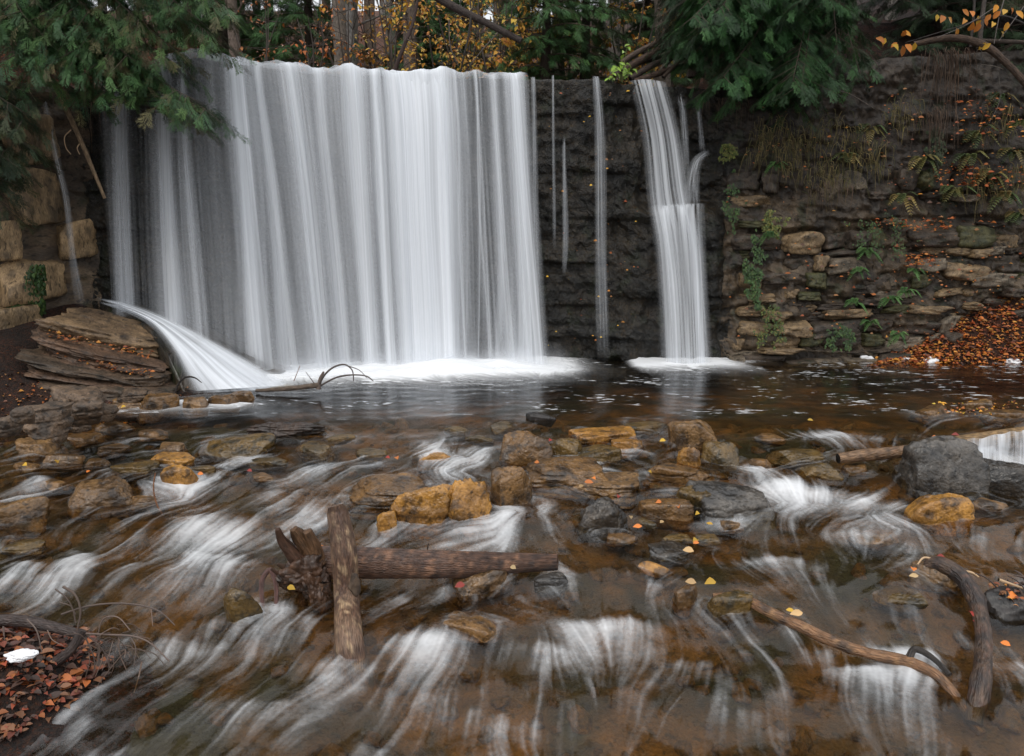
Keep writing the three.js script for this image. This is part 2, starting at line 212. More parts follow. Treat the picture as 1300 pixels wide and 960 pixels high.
// [column of its middle, row of its waterline, width, height, palette, label, name, options]
const ROCKS = [
  [538, 668, 84, 58, GOLD, 'golden brown sloping boulder, the bigger half of a pair above the log', 'boulder', { strata: 0.14, turn: 0.3, planes: 8, box: 0.15 }],
  [592, 662, 60, 56, GOLD, 'golden lumpy boulder pressed against the sloping golden one', 'boulder', { turn: 1.1, rough: 0.14, box: 0.2 }],
  [490, 676, 24, 26, GOLD, 'small golden stone at the foot of the sloping golden boulder', 'stone', {}],
  [498, 642, 112, 44, BROWN, 'broad brown rock with thin water spilling over its edge', 'boulder', { box: 0.8, strata: 0.1 }],
  [668, 588, 66, 40, BROWN, 'brown wedge shaped rock standing above the dam of stones', 'boulder', { planes: 6, turn: 0.5 }],
  [720, 617, 104, 36, BROWN, 'long flat brown slab in the dam, with a yellow edge', 'rock_slab', { box: 1, strata: 0.08, turn: 0.15 }],
  [770, 630, 84, 30, TAN, 'brown slab with wet orange leaves on its corner', 'rock_slab', { box: 1, strata: 0.08, turn: -0.1 }],
  [768, 672, 66, 42, DARK, 'dark pitted rock with ragged holes', 'boulder', { rough: 0.16, turn: 0.7 }],
  [866, 616, 82, 32, BROWN, 'square shouldered brown block with flat top', 'boulder', { box: 1, strata: 0.1, turn: -0.2 }],
  [884, 570, 54, 38, TAN, 'angular tan block with a pale ridge on top', 'boulder', { planes: 5, box: 0.9, turn: 0.6 }],
  [918, 590, 44, 30, OLIVE, 'rounded dark olive stone beside the angular tan block', 'stone', { box: 0.7 }],
  [876, 592, 28, 26, GOLD, 'small holed ochre stone between the tan and brown blocks', 'stone', { rough: 0.18 }],
  [938, 656, 100, 44, GREY, 'large dark grey angular boulder beside white rapids', 'boulder', { planes: 8, box: 0.7, turn: 0.35 }],
  [893, 648, 50, 30, OLIVE, 'mossy brown rock leaning on the large dark grey boulder', 'stone', { turn: 0.9 }],
  [848, 658, 64, 26, BROWN, 'flat brown stone strewn with orange leaves', 'rock_slab', { box: 1 }],
  [650, 642, 52, 50, BROWN, 'brown rock on edge with white water racing past', 'boulder', { turn: 1.3, box: 0.8 }],
  [718, 580, 40, 24, OLIVE, 'olive brown flat topped stone behind the long slab', 'stone', { box: 1 }],
  [758, 588, 56, 24, OLIVE, 'olive brown split stone behind the leaf strewn slab', 'stone', { box: 0.8, planes: 6 }],
  [772, 558, 84, 16, GOLD, 'low yellow slab at the pool outlet', 'rock_slab', { box: 1 }],
  [798, 572, 40, 16, GOLD, 'low golden stone below the yellow slab at the pool outlet', 'stone', { box: 0.8 }],
  [1210, 624, 84, 66, GREY, 'tall grey boulder wedged against the log dam', 'boulder', { planes: 7, box: 0.6, turn: 0.4 }],
  [1290, 628, 70, 36, DARK, 'dark low boulder below the log dam', 'boulder', { box: 0.7 }],
  [1200, 664, 64, 36, GOLD, 'golden stone alone in the rapids under the grey boulder', 'boulder', { planes: 5, turn: 0.3 }],
  [120, 644, 68, 32, TAN, 'tan dome shaped rock in quiet brown shallows', 'boulder', { box: 0.3 }],
  [10, 666, 54, 30, TAN, 'tan rounded rock beside the muddy shallows', 'boulder', { box: 0.3 }],
  [225, 621, 42, 30, GOLD, 'ochre upright stone above a small white spill', 'stone', { box: 0.6 }],
  [216, 590, 48, 14, GOLD, 'low ochre stone showing just above the water', 'stone', {}],
  [292, 580, 86, 32, OLIVE, 'low olive brown rock below the driftwood', 'rock_slab', { box: 0.8 }],
  [608, 753, 80, 36, TAN, 'mottled tan rock pushed under the fallen log', 'boulder', { rough: 0.1, box: 0.5 }],
  [306, 792, 40, 44, OLIVE, 'mossy ochre stone upright in the current below the root stump', 'stone', { box: 0.1, planes: 12 }],
  [551, 586, 38, 14, GOLD, 'small orange dome stone in the smooth water above a spill', 'stone', {}],
  [40, 578, 50, 22, TAN, 'tan stone among the bank rubble at the water', 'stone', {}],
  [212, 574, 36, 12, TAN, 'pale flat stone at the foam edge', 'stone', {}],
  [598, 806, 66, 20, BROWN, 'flat reddish slab awash below the mottled rock', 'rock_slab', { box: 1 }],
  [872, 768, 32, 26, BROWN, 'brown stone under a yellow leaf at the branch end', 'stone', {}],
  [930, 780, 56, 30, OLIVE, 'mossy brown stone where the long branch starts', 'stone', { box: 0.6 }],
  [700, 746, 40, 18, GREY, 'squared grey stone at the split end of the fallen log', 'stone', { box: 1 }],
  [668, 574, 60, 14, OLIVE, 'thin olive slab awash above the brown wedge rock', 'rock_slab', { box: 1 }],
  [1246, 521, 30, 14, TAN, 'small tan stone on the leafy gravel bar', 'stone', {}],
  [1190, 528, 46, 12, BROWN, 'flat brown stone at the tip of the gravel bar', 'stone', {}],
  [1285, 532, 46, 12, BROWN, 'flat brown stone along the gravel bar edge', 'stone', {}],
  [1020, 586, 70, 18, OLIVE, 'olive rock rounded by white water beside the loose log', 'boulder', { box: 0.4 }],
  [1045, 606, 50, 18, OLIVE, 'small olive rock with water sliding over it', 'stone', {}],
  [968, 594, 26, 12, BROWN, 'little brown stone at the head of the white rapids', 'stone', {}],
  [832, 726, 36, 10, GOLD, 'low orange stone just breaking the brown shallows', 'stone', {}],
  [855, 706, 48, 10, DARK, 'thin dark slab with a line of foam', 'rock_slab', { box: 1 }],
  [860, 690, 40, 10, OLIVE, 'low olive pebble bank stone behind the thin dark slab', 'stone', {}],
  [930, 672, 30, 12, TAN, 'small tan stone below the large dark grey boulder', 'stone', {}],
  [1150, 770, 50, 18, OLIVE, 'olive stone washed over beside the bent branch', 'stone', {}],
  [1200, 740, 56, 22, TAN, 'tan stone with leaves under the bent branch tip', 'stone', {}],
  [165, 520, 50, 16, TAN, 'tan stone in the foam strip by the bank', 'stone', {}],
  [195, 522, 44, 22, BROWN, 'brown stone with white foam round it by the slanted boulder', 'stone', {}],
  [244, 520, 30, 16, TAN, 'squared tan stone in the foam below the slide', 'stone', { box: 1 }],
  [280, 516, 40, 16, BROWN, 'brown stone at the toe of the white slide', 'stone', {}],
  [305, 508, 30, 12, TAN, 'low tan stone at the foam edge beside the drift branch', 'stone', {}],
];
for (const [px, py, w, h] of [[30, 598, 30, 10], [75, 590, 40, 14], [140, 575, 36, 12], [165, 600, 46, 14], [100, 562, 34, 12], [60, 620, 40, 12], [180, 640, 34, 10], [20, 700, 40, 10], [140, 548, 40, 12], [255, 600, 30, 10], [340, 590, 44, 10], [400, 575, 50, 10], [430, 560, 34, 9], [470, 580, 38, 9], [330, 610, 30, 9], [610, 560, 34, 8], [580, 548, 30, 7], [640, 545, 36, 8], [820, 545, 50, 8], [700, 565, 24, 8], [900, 690, 30, 8], [790, 690, 36, 9], [820, 668, 30, 9], [1090, 600, 30, 10], [1262, 645, 40, 10], [1120, 690, 50, 8], [980, 560, 34, 8], [1250, 560, 30, 9], [190, 556, 30, 10], [120, 592, 24, 9]])
  ROCKS.push([px, py, w, h, (px * 7 + py) % 3 ? BROWN : OLIVE, 'low brown cobble just breaking the stream surface', 'cobble', { group: 'low cobbles breaking the surface' }]);

const standing = []; // for the flow: x, z, radius
const ROCKOBJ = [];
ROCKS.forEach(([px, py, w, h, pal, label, name, o], k) => {
  const p = onWater(px, py), s = p.distanceTo(V(0, 2.2, 0)) / FP * 1.02, W = w * s * 0.98, a = Math.atan2(2.2 - p.y, -p.z), D = W * (0.6 + 0.25 * ((k * 37) % 7) / 7);
  const H = Math.max(0.34 * h * s + 0.02, (h * s - D * 0.7 * Math.sin(a)) / Math.cos(a)), sy = Math.max(H * 2.0, W * 0.4);
  const g = rockGeometry(k + 3, W * 1.08, sy, D, { detail: W > 0.5 ? 16 : W > 0.25 ? 11 : 7, palette: pal, rough: 0.06, ...o });
  const c = V(p.x, p.y + H - sy * 0.5, p.z - D * 0.42);
  const r = mesh(name, g, M.wetStone, scene); r.position.copy(c); r.rotation.y = (o.turn ? (o.turn - 0.4) * 0.5 : ((k * 53) % 11) / 11 - 0.5);
  tag(r, label, name === 'rock_slab' ? 'rock' : name, o.group);
  standing.push([p.x, c.z, W * 0.5]); ROCKOBJ.push({ c, W, H, D, top: p.y + H, px, py });
});

// base line of the falls and the brink above it: z for each x
const BRINK = smooth1([[-9, -9.2], [-7.2, -10.2], [-6.55, -10.7], [-6.45, -11.2], [-6.2, -11.55], [-5.8, -11.55], [-5.3, -11.3], [-4.16, -11.25], [-2.8, -11.9], [-1.5, -12.2], [0, -12.4], [1.35, -12.5], [1.8, -12.75], [2.2, -12.9], [3.1, -13.05], [3.5, -12.85], [4.2, -12.65], [5.5, -12.75], [8, -13.0], [12, -12.4]], 0.25);
const TOPY = smooth1([[-9, 4.3], [-6, 3.95], [-5.4, 3.98], [-4.9, 4.15], [-4.6, 4.28], [-4.3, 4.36], [-3.4, 4.27], [-2.8, 4.25], [1.4, 4.27], [1.8, 4.22], [3.2, 4.2], [4, 4.4], [8, 4.7], [12, 5]], 0.12);

// flow over the stream, on a grid
const FX0 = -8, FX1 = 9, FZ0 = -13, FZ1 = -3, GW = 512, GH = 300, vx = new Float32Array(GW * GH), vz = new Float32Array(GW * GH), foamSrc = new Float32Array(GW * GH), foamM = new Float32Array(GW * GH), LEV = new Float32Array(GW * GH);
// rapids seen whitest: [column, row, half width, half height, strength]
const WHITE = [[235, 620, 60, 22, 0.8], [270, 680, 70, 30, 0.8], [170, 690, 90, 24, 0.35], [290, 720, 40, 16, 0.6], [400, 600, 50, 20, 0.55], [390, 660, 50, 26, 0.6], [480, 690, 34, 16, 0.5], [640, 660, 26, 34, 0.85], [690, 650, 40, 20, 0.5], [1010, 625, 70, 20, 1.0], [1090, 640, 60, 20, 0.75], [960, 600, 30, 16, 0.8], [1120, 660, 60, 16, 0.6], [1270, 585, 40, 18, 1.0], [1050, 555, 50, 9, 0.7], [1100, 560, 60, 8, 0.4], [560, 590, 60, 9, 0.5], [620, 605, 18, 10, 0.4], [340, 780, 50, 20, 0.7], [250, 830, 70, 20, 0.6], [480, 760, 40, 14, 0.3], [540, 815, 60, 18, 0.8], [760, 800, 80, 16, 0.8], [700, 830, 60, 18, 0.6], [1150, 840, 50, 20, 0.95], [1100, 855, 60, 12, 0.8], [980, 715, 70, 10, 0.6], [1100, 680, 90, 10, 0.5], [1240, 690, 60, 12, 0.4], [920, 770, 50, 12, 0.5], [700, 715, 20, 8, 0.6], [590, 745, 40, 8, 0.5], [780, 570, 40, 10, 0.5], [830, 745, 16, 12, 0.5], [430, 850, 80, 20, 0.5], [640, 740, 20, 10, 0.5], [420, 540, 60, 6, 0.3], [1000, 780, 26, 10, 0.5], [1040, 830, 40, 12, 0.5], [880, 850, 60, 12, 0.45], [60, 630, 40, 8, 0.35], [330, 900, 90, 16, 0.5], [640, 925, 80, 14, 0.45], [950, 910, 60, 12, 0.4]].map(([px, py, a, b, s]) => { const p = onWater(px, py), q = onWater(px, Math.max(500, py - b)), k = p.distanceTo(V(0, 2.2, 0)) / FP; return [p.x, p.z, a * k, Math.max(0.08, Math.abs(p.z - q.z)), s]; });
for (let j = 0; j < GH; j++) for (let i = 0; i < GW; i++) {
  const x = lerp(FX0, FX1, i / (GW - 1)), z = lerp(FZ0, FZ1, j / (GH - 1)), k = j * GW + i;
  let a = 0.6 * noise(x * 0.7, z * 0.7, 3.1) + 0.7 * noise(x * 1.7, z * 1.5, 8.2) + 0.3 * noise(x * 3.6, z * 3, 2.2), b = 1 + 0.3 * noise(x * 2, z * 2, 31);
  const rap = sstep(-8.9, -8.0, z);
  a += rap * (-0.55 * sstep(0.2, -1.2, x) - 0.5 * sstep(1.6, 3.2, x)); b = lerp(0.35, 1, rap); a *= lerp(1.3, 1, rap); if (!rap) a += 0.3;
  if (z > -9.5) for (const [rx, rz, r] of standing) { const dx = x - rx, dz = z - rz, d2 = dx * dx + dz * dz; if (d2 < r * r * 9) { const q = Math.min(1.6, r * r / Math.max(d2, 0.3 * r * r)); a += q * 1.3 * (dx * (dz < 0 ? 1 : -0.4)) / r * 0.9; b -= q * 0.35 * Math.abs(dz) / r; } }
  const l = Math.hypot(a, b) || 1; vx[k] = a / l; vz[k] = b / l; LEV[k] = level(x, z);
}
for (let j = 1; j < GH; j++) for (let i = 0; i < GW; i++) {
  const x = lerp(FX0, FX1, i / (GW - 1)), z = lerp(FZ0, FZ1, j / (GH - 1)), k = j * GW + i;
  const slope = (LEV[k - GW] - LEV[k]) / ((FZ1 - FZ0) / GH);
  const rapid = sstep(-8.6, -7.6, z), patch = fbm(x * 1.5, z * 2.0, 12, 3, 0.6);
  let s = clamp((slope - 0.26) * 0.8) * (0.15 + 0.75 * sstep(-0.12, 0.3, patch)); s = Math.max(s, rapid * (0.16 + 0.6 * sstep(0.02, 0.42, fbm(x * 1.1 + 5, z * 1.5, 3, 4, 0.6))) * (0.8 - 0.45 * sstep(0.2, 1.0, x) * sstep(3.6, 2.8, x)));
  if (z > -9) for (const [rx, rz, r] of standing) { const dx = (x - rx) / r, dz = (z - rz) / r, d = Math.hypot(dx, dz * 1.2); if (d > 0.75 && d < 1.5 && dz > -0.6) s = Math.max(s, 0.3 * (1 - Math.abs(d - 1.0) / 0.5)); }
  for (const [wx, wz, a, b, st] of WHITE) { const d = ((x - wx) / a) ** 2 + ((z - wz) / b) ** 2; if (d < 2.2) s = Math.max(s, st * 0.85 * Math.exp(-d * 1.1)); }
  // churned foam under the falls
  const bz = BRINK(x) + 0.75; const main = sstep(-5.0, -4.0, x) * sstep(1.5, 0.2, x), right = sstep(1.7, 2.0, x) * sstep(3.5, 3.1, x);
  const front = 0.75 + 0.3 * noise(x * 1.1, 0.5, 4) + 0.3 * Math.exp(-((x + 0.8) ** 2) / 2);
  if (main > 0) s = Math.max(s, main * 1.3 * sstep(front, front * 0.15, z - bz));
  if (right > 0) s = Math.max(s, right * 1.2 * sstep(0.3, 0.1, z - bz - 0.1));
  const bank = z > -9.9 && z < -9.1 ? 0.75 * sstep(0.22, 0.05, Math.abs(z + 9.42 + 0.1 * noise(x * 2, 1, 1) - (x + 4.5) * 0.09)) * sstep(-6.2, -5.6, x) * sstep(-2.8, -3.6, x) : 0; s = Math.max(s, bank);
  foamSrc[k] = s;
  const ib = clamp(Math.round(i - vx[k] / Math.max(0.25, vz[k]) * (FZ1 - FZ0) / GH / ((FX1 - FX0) / GW)), 0, GW - 1);
  const slow = z < -8.8 ? 0.90 : 0.945; foamM[k] = Math.max(s, foamM[k - GW] * 0.5 + foamM[(j - 1) * GW + ib] * (slow - 0.5));
}
const gridAt = (arr, x, z) => { const fx = clamp((x - FX0) / (FX1 - FX0) * (GW - 1), 0, GW - 1.001), fz = clamp((z - FZ0) / (FZ1 - FZ0) * (GH - 1), 0, GH - 1.001), i = Math.floor(fx), j = Math.floor(fz), a = fx - i, b = fz - j, k = j * GW + i; return lerp(lerp(arr[k], arr[k + 1], a), lerp(arr[k + GW], arr[k + GW + 1], a), b); };

// streaks drawn out along the flow
const SW = 2048, SH = 1200, streak = new Float32Array(SW * SH), streakB = new Float32Array(SW * SH);
{
  const R = rng(5), wn = new Float32Array(SW * SH), wb = new Float32Array(SW * SH); for (let k = 0; k < wn.length; k++) wn[k] = R();
  for (let j = 0; j < SH; j++) for (let i = 0; i < SW; i++) wb[j * SW + i] = noise(i / 9, j / 9, 4) * 0.7 + 0.5 * noise(i / 21, j / 21, 9);
  for (let j = 0; j < SH; j++) for (let i = 0; i < SW; i++) {
    let s = 0, t = 0, n = 0;
    for (const sg of [1, -1]) { let x = i, y = j; for (let q = 0; q < 24; q++) { const gi = Math.min(GW - 1, (x / SW * GW) | 0), gj = Math.min(GH - 1, (y / SH * GH) | 0), g = gj * GW + gi; x += sg * vx[g] * 1.8; y += sg * vz[g] * 1.8; if (x < 0 || y < 0 || x >= SW || y >= SH) break; const k = (y | 0) * SW + (x | 0); s += wn[k]; t += wb[k]; n++; } }
    n = n || 1; streak[j * SW + i] = (s / n - 0.5) * 6.2; streakB[j * SW + i] = t / n * 1.8;
  }
}
{ // soften across the grain
  for (const arr of [streak]) for (let pass = 0; pass < 2; pass++) { const src = arr.slice(); for (let j = 1; j < SH - 1; j++) for (let i = 1; i < SW - 1; i++) { const k = j * SW + i; arr[k] = (src[k] * 2 + src[k - 1] + src[k + 1] + src[k - SW] + src[k + SW]) / 6; } }
  for (let k = 0; k < streak.length; k++) streak[k] *= 1.5;
}
const streakAt = (arr, x, z) => { const i = clamp(Math.round((x - FX0) / (FX1 - FX0) * SW), 0, SW - 1), j = clamp(Math.round((z - FZ0) / (FZ1 - FZ0) * SH), 0, SH - 1); return arr[j * SW + i]; };
function waterY(x, z) {
  const rap = sstep(-8.9, -7.8, z); let y = gridAt(LEV, x, z);
  y += rap * (0.032 * streakAt(streakB, x, z) + 0.03 * noise(x * 3, z * 2.2, 1) + 0.012 * noise(x * 7, z * 6, 4)) + (1 - rap) * 0.006 * noise(x * 3, z * 6, 2);
  const f = gridAt(foamM, x, z); y += 0.035 * Math.min(1, f) * (0.6 + 0.5 * noise(x * 4, z * 4, 6));
  return y;
}
T.foam = tex(SW, SH, (u, v, i, j) => {
  const x = lerp(FX0, FX1, u), z = lerp(FZ0, FZ1, v), f = gridAt(foamM, x, z), a = streak[j * SW + i], b = streakB[j * SW + i];
  const pool = 1 - sstep(-9.2, -8.4, z);
  let al = lerp(0.8 * Math.pow(sstep(-0.06, 1.1, 0.72 * b + 0.3 * a + 1.4 * f - 0.27), 1.2), sstep(0.0, 1.0, f * (1.05 + 0.6 * b) + f * 0.4 * a), pool);
  if (pool > 0) { const flecks = fbm(x * 5, z * 14, 3, 3, 0.6) + 0.45 * noise(x * 1.3, z * 2.4, 7); al += pool * 0.55 * sstep(0.3, 0.55, flecks + 0.10 * sstep(2.5, 5, x) * sstep(-10.2, -11, z) + 0.2 * f); }
  return clamp(al, 0, 0.94);
}, { repeat: false });
T.flowBump = tex(SW, SH, (u, v, i, j) => { const z = lerp(FZ0, FZ1, v), rap = sstep(-9, -8, z); return 0.5 + 0.1 * streak[j * SW + i] * (0.35 + 0.65 * rap) + 0.14 * streakB[j * SW + i]; }, { repeat: false });
const flowUV = (x, z) => [(x - FX0) / (FX1 - FX0), (z - FZ0) / (FZ1 - FZ0)];
M.water = new THREE.MeshPhysicalMaterial({ color: lin(0.72, 0.63, 0.45), roughness: 0.17, transmission: 1, thickness: 0, ior: 1.33, bumpMap: T.flowBump, bumpScale: 0.02, side: THREE.DoubleSide });
M.foam = std(lin(0.86, 0.87, 0.88), { roughness: 0.75, alphaMap: T.foam, transparent: true, bumpMap: T.flowBump, bumpScale: 0.03 });
M.bed = std(lin(1, 1, 1), { vertexColors: true, map: T.stoneGrain, bumpMap: T.stoneBump, bumpScale: 0.04, roughness: 0.6 });
const bedY = (x, z) => gridAt(LEV, x, z) - 0.1 - 0.3 * sstep(-8.6, -9.6, z) * sstep(-5, -4, x) - 0.07 * (fbm(x * 1.6, z * 1.6, 4, 3) + 0.4);
{
  const bed = mesh('stream_bed', sheet(240, 200, (u, v) => { const x = lerp(-9.5, 10, u), z = lerp(-13.6, -2.2, v); return [x, bedY(x, z), z, x, z]; }, q => {
    const n = fbm(q[0] * 1.1, q[2] * 1.1, 9, 4, 0.6), m = fbm(q[0] * 2.7, q[2] * 2.7, 5, 4, 0.6), g = fbm(q[0] * 0.8 + 4, q[2] * 0.8, 2, 3);
    let c = mix3([0.2, 0.1, 0.026], [0.07, 0.042, 0.016], sstep(-0.2, 0.25, n)); c = mix3(c, [0.03, 0.027, 0.02], sstep(0.0, 0.3, m)); c = mix3(c, [0.02, 0.032, 0.02], 0.85 * sstep(0.05, 0.3, g)); return c;
  }), M.bed); struct(bed); tag(bed, 'orange brown stony bed of the stream seen through the water');
  const wy = (x, z) => Math.max(waterY(x, z), -2);
  const water = struct(mesh('stream_water', sheet(420, 330, (u, v) => { const x = lerp(FX0, FX1, u), z = lerp(FZ0, FZ1, v); return [x, wy(x, z), z, u, v]; }), M.water));
  tag(water, 'brown clear stream water from the pool down through the rapids');
  const foam = mesh('white_foam', sheet(420, 330, (u, v) => { const x = lerp(FX0, FX1, u), z = lerp(FZ0, FZ1, v), f = Math.min(1.2, gridAt(foamM, x, z)); const base = BRINK(x) + 0.75, mound = sstep(-4.6, -3.6, x) * sstep(0.7, 0.0, x) * Math.exp(-(((z - base - 0.05) / 0.33) ** 2)) * (0.05 + 0.08 * Math.exp(-((x + 1.0) ** 2) / 0.9)); return [x, wy(x, z) + 0.006 + 0.03 * f * (0.5 + 0.5 * streakAt(streakB, x, z)) + mound * (1 + 0.5 * noise(x * 2.1, z * 3, 3)), z, u, v]; }), M.foam, water);
}
// cobbles lying on the bed under the water
{
  const R = rng(91), shapes = [1, 2, 3, 4, 5].map(k => rockGeometry(400 + k, 1, 0.55, 0.8, { detail: 4, palette: [[0.26, 0.14, 0.045], [0.13, 0.08, 0.03], [0.05, 0.04, 0.03]] }));
  const mats = shapes.map(() => []);
  for (let k = 0; k < 1500; k++) { const z = -2.6 - 6.4 * Math.pow(R(), 0.8), x = (R() - 0.5) * (8 + -z * 1.0), s = 0.06 + 0.2 * R() * R(); const y = bedY(x, z); mats[k % 5].push(new THREE.Matrix4().compose(V(x, y + s * 0.02, z), new THREE.Quaternion().setFromEuler(new THREE.Euler(R() - 0.5, R() * 6, R() - 0.5)), V(s, s, s))); }
  shapes.forEach((g, k) => { const im = shadows(new THREE.InstancedMesh(g, M.wetStone, mats[k].length)); mats[k].forEach((m, i) => im.setMatrixAt(i, m)); im.name = numbered('bed_gravel'); im.userData = { kind: 'stuff', label: 'brown cobbles and gravel lying under the stream water' }; scene.add(im); });
}

// ---------- cliffs ----------
const LEAN = smooth1([[-9, 0.5], [-6.5, 0.3], [-5.6, 0.1], [1.2, 0.12], [1.7, 0.5], [3.0, 0.75], [3.6, 0.45], [8, 0.4], [12, 0.5]], 0.2);
function faceZ(x, y) { // the rock face, leaning a little, with a ledge under the narrow fall
  const t = clamp(1 - y / TOPY(x), -0.1, 1.1), ledge = sstep(1.65, 1.95, x) * sstep(3.4, 3.1, x);
  const straight = BRINK(x) + LEAN(x) * t, stepped = BRINK(x) + 0.12 + LEAN(x) * (0.25 * t + 0.62 * sstep(2.5, 2.25, y));
  return lerp(straight, stepped, ledge);
}
function rockFace(x0, x1, nu, nv, amp, colour, yTop = 0) {
  return sheet(nu, nv, (u, v) => {
    const x = lerp(x0, x1, u), vv = Math.min(1, v / 0.92), back = Math.max(0, v - 0.92) / 0.08, y = lerp(-0.6, TOPY(x) - 0.03 + yTop, vv) - 0.04 * back + (vv > 0.96 ? 0.05 * fbm(x * 3, 5, 5, 3) * (vv - 0.96) / 0.04 : 0), lay = noise(x * 0.5, Math.floor(y / 0.17 + 0.5 * noise(x, y * 0.4, 3)) * 3.7, 7);
    const edge = sstep(0, 0.04, v) * sstep(0.92, 0.89, v);
    const d = amp * (1.1 * fbm(x * 1.3, y * 1.3, 3, 3) + 0.5 * lay + 0.75 * fbm(x * 5, y * 5, 7, 4, 0.62)) * (0.35 + 0.65 * edge);
    return [x + 0.06 * fbm(x * 4, y * 4, 22, 2), y, faceZ(x, y) + d * (1 - back) - 0.12 - 0.9 * back, x, y + 0.9 * back];
  }, colour);
}
const wetDark = q => { const a = fbm(q[0] * 1.4, q[1] * 1.4, 3, 4, 0.6), b = fbm(q[0] * 3.5, q[1] * 2.2, 8, 4, 0.6); let c = mix3([0.085, 0.068, 0.05], [0.034, 0.033, 0.03], sstep(-0.2, 0.2, a)); c = mix3(c, [0.04, 0.055, 0.025], 0.8 * sstep(0.08, 0.3, b)); return mix3(c, [0.11, 0.075, 0.045], 0.6 * sstep(0.15, 0.35, fbm(q[0] * 6, q[1] * 6, 15, 3))); };
const brownFace = q => { const a = fbm(q[0] * 1.2, q[1] * 1.5, 13, 4, 0.6), b = fbm(q[0] * 3, q[1] * 3, 18, 4, 0.6); let c = mix3([0.2, 0.14, 0.085], [0.085, 0.06, 0.04], sstep(-0.2, 0.25, a)); return mix3(c, [0.04, 0.05, 0.022], 0.75 * sstep(0.12, 0.3, b)); };
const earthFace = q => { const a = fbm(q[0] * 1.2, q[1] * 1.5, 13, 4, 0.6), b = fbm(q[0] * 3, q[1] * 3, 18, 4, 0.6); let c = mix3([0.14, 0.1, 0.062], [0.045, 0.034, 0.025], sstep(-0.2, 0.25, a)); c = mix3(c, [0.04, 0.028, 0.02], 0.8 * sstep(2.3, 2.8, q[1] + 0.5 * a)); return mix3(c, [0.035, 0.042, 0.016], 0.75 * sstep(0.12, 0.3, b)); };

const midCliff = thing('cliff', V(-1.2, 0, -12.4), 'dark wet mossy rock wall behind the falling water', 'cliff');
mesh('rock_face', recentre(rockFace(-6.05, 3.45, 430, 200, 0.19, wetDark), midCliff.position), M.tufa, midCliff);

const rightCliff = thing('cliff', V(6, 0, -12.8), 'cliff of layered limestone courses under hanging roots and cedar', 'cliff');
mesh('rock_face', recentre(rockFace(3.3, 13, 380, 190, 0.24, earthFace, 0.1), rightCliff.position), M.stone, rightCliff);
const leftCliff = thing('cliff', V(-7, 0, -10.8), 'tan weathered cliff beside the thin trickle, under cedar boughs', 'cliff');
mesh('rock_face', recentre(rockFace(-10.5, -5.95, 170, 150, 0.12, brownFace), leftCliff.position), M.stone, leftCliff);

function courses(parent, { x0, x1, y0, y1, seed, palettes, wMin, wMax, hMin, hMax, skip, choose, loose = 1, out = 0.0, mat = M.stone, sharp = false }) {
  const R = rng(seed), shapes = [];
  for (let k = 0; k < 18; k++) shapes.push(rockGeometry(600 + seed * 20 + k, 1, 0.36, 0.7, { detail: 7, box: 1, planes: sharp ? 2 : 7, rough: sharp ? 0.05 : 0.11, soft: sharp ? 40 : 18, palette: palettes[k % palettes.length] }));
  let y = y0, n = 0;
  while (y < y1) {
    const h = lerp(hMin, hMax, R() * R()); let x = x0 + R() * 0.3;
    while (x < x1) {
      const w = lerp(wMin, wMax, R()), cx = x + w / 2, cy = y + h / 2 + 0.05 * loose * noise(cx * 1.3, y * 2, 5);
      if (!skip(cx, cy, R)) {
        const slope = (faceZ(cx + 0.2, cy) - faceZ(cx - 0.2, cy)) / 0.4, b = mesh('rock_block', shapes[choose ? choose(cx, cy, R) : Math.floor(R() * shapes.length)], mat, parent);
        const bulge = 0.2 * noise(cx * 0.8, cy * 1.1, 31) + 0.13 * noise(cx * 0.3, Math.floor(cy / 0.45) * 2.3, 3);
        b.position.set(cx, cy, faceZ(cx, cy) - 0.22 + out + bulge + (R() - 0.5) * 0.12 * loose).sub(parent.position);
        b.rotation.set((R() - 0.5) * 0.1 * loose, -Math.atan(slope) + (R() - 0.5) * 0.25 * loose, (R() - 0.5) * 0.07 * loose); b.scale.set(w * (1.04 + 0.1 * (loose - 1)), h * 2.78 * (0.95 + R() * 0.3), 0.7); n++;
      }
      x += w;
    }
    y += h;
  }
  return n;
}
const LIME = [[0.4, 0.28, 0.155], [0.25, 0.175, 0.1], [0.1, 0.075, 0.05]], LIMEG = [[0.28, 0.23, 0.17], [0.17, 0.135, 0.1], [0.07, 0.06, 0.045]], LIMED = [[0.12, 0.09, 0.065], [0.07, 0.052, 0.04], [0.035, 0.04, 0.022]], LIMEM = [[0.13, 0.12, 0.05], [0.08, 0.085, 0.03], [0.035, 0.045, 0.018]];
courses(rightCliff, { x0: 3.35, x1: 9.4, y0: -0.12, y1: 2.75, seed: 4, palettes: [LIME, LIMEG, LIMED, LIME, LIMEM, LIMED], choose: (x, y, R) => { const tan = Math.max(Math.exp(-(((x - 3.7) / 0.9) ** 2) - ((y - 0.7) / 0.9) ** 2), Math.exp(-(((x - 7.2) / 0.5) ** 2) - ((y - 1.1) / 0.6) ** 2), 0.7 * Math.exp(-(((x - 4.6) / 0.5) ** 2) - ((y - 1.6) / 0.5) ** 2)), k = Math.floor(R() * 3) * 6; return k + (R() < tan * 0.9 ? (R() < 0.5 ? 0 : 3) : [1, 2, 4, 5, 2][Math.floor(R() * 5)]); }, wMin: 0.16, wMax: 0.8, hMin: 0.1, hMax: 0.42, loose: 2.2, skip: (x, y, R) => (x > 6.1 && y < (x - 6.1) * 0.25) || (y > 2.0 && R() < 0.45) });
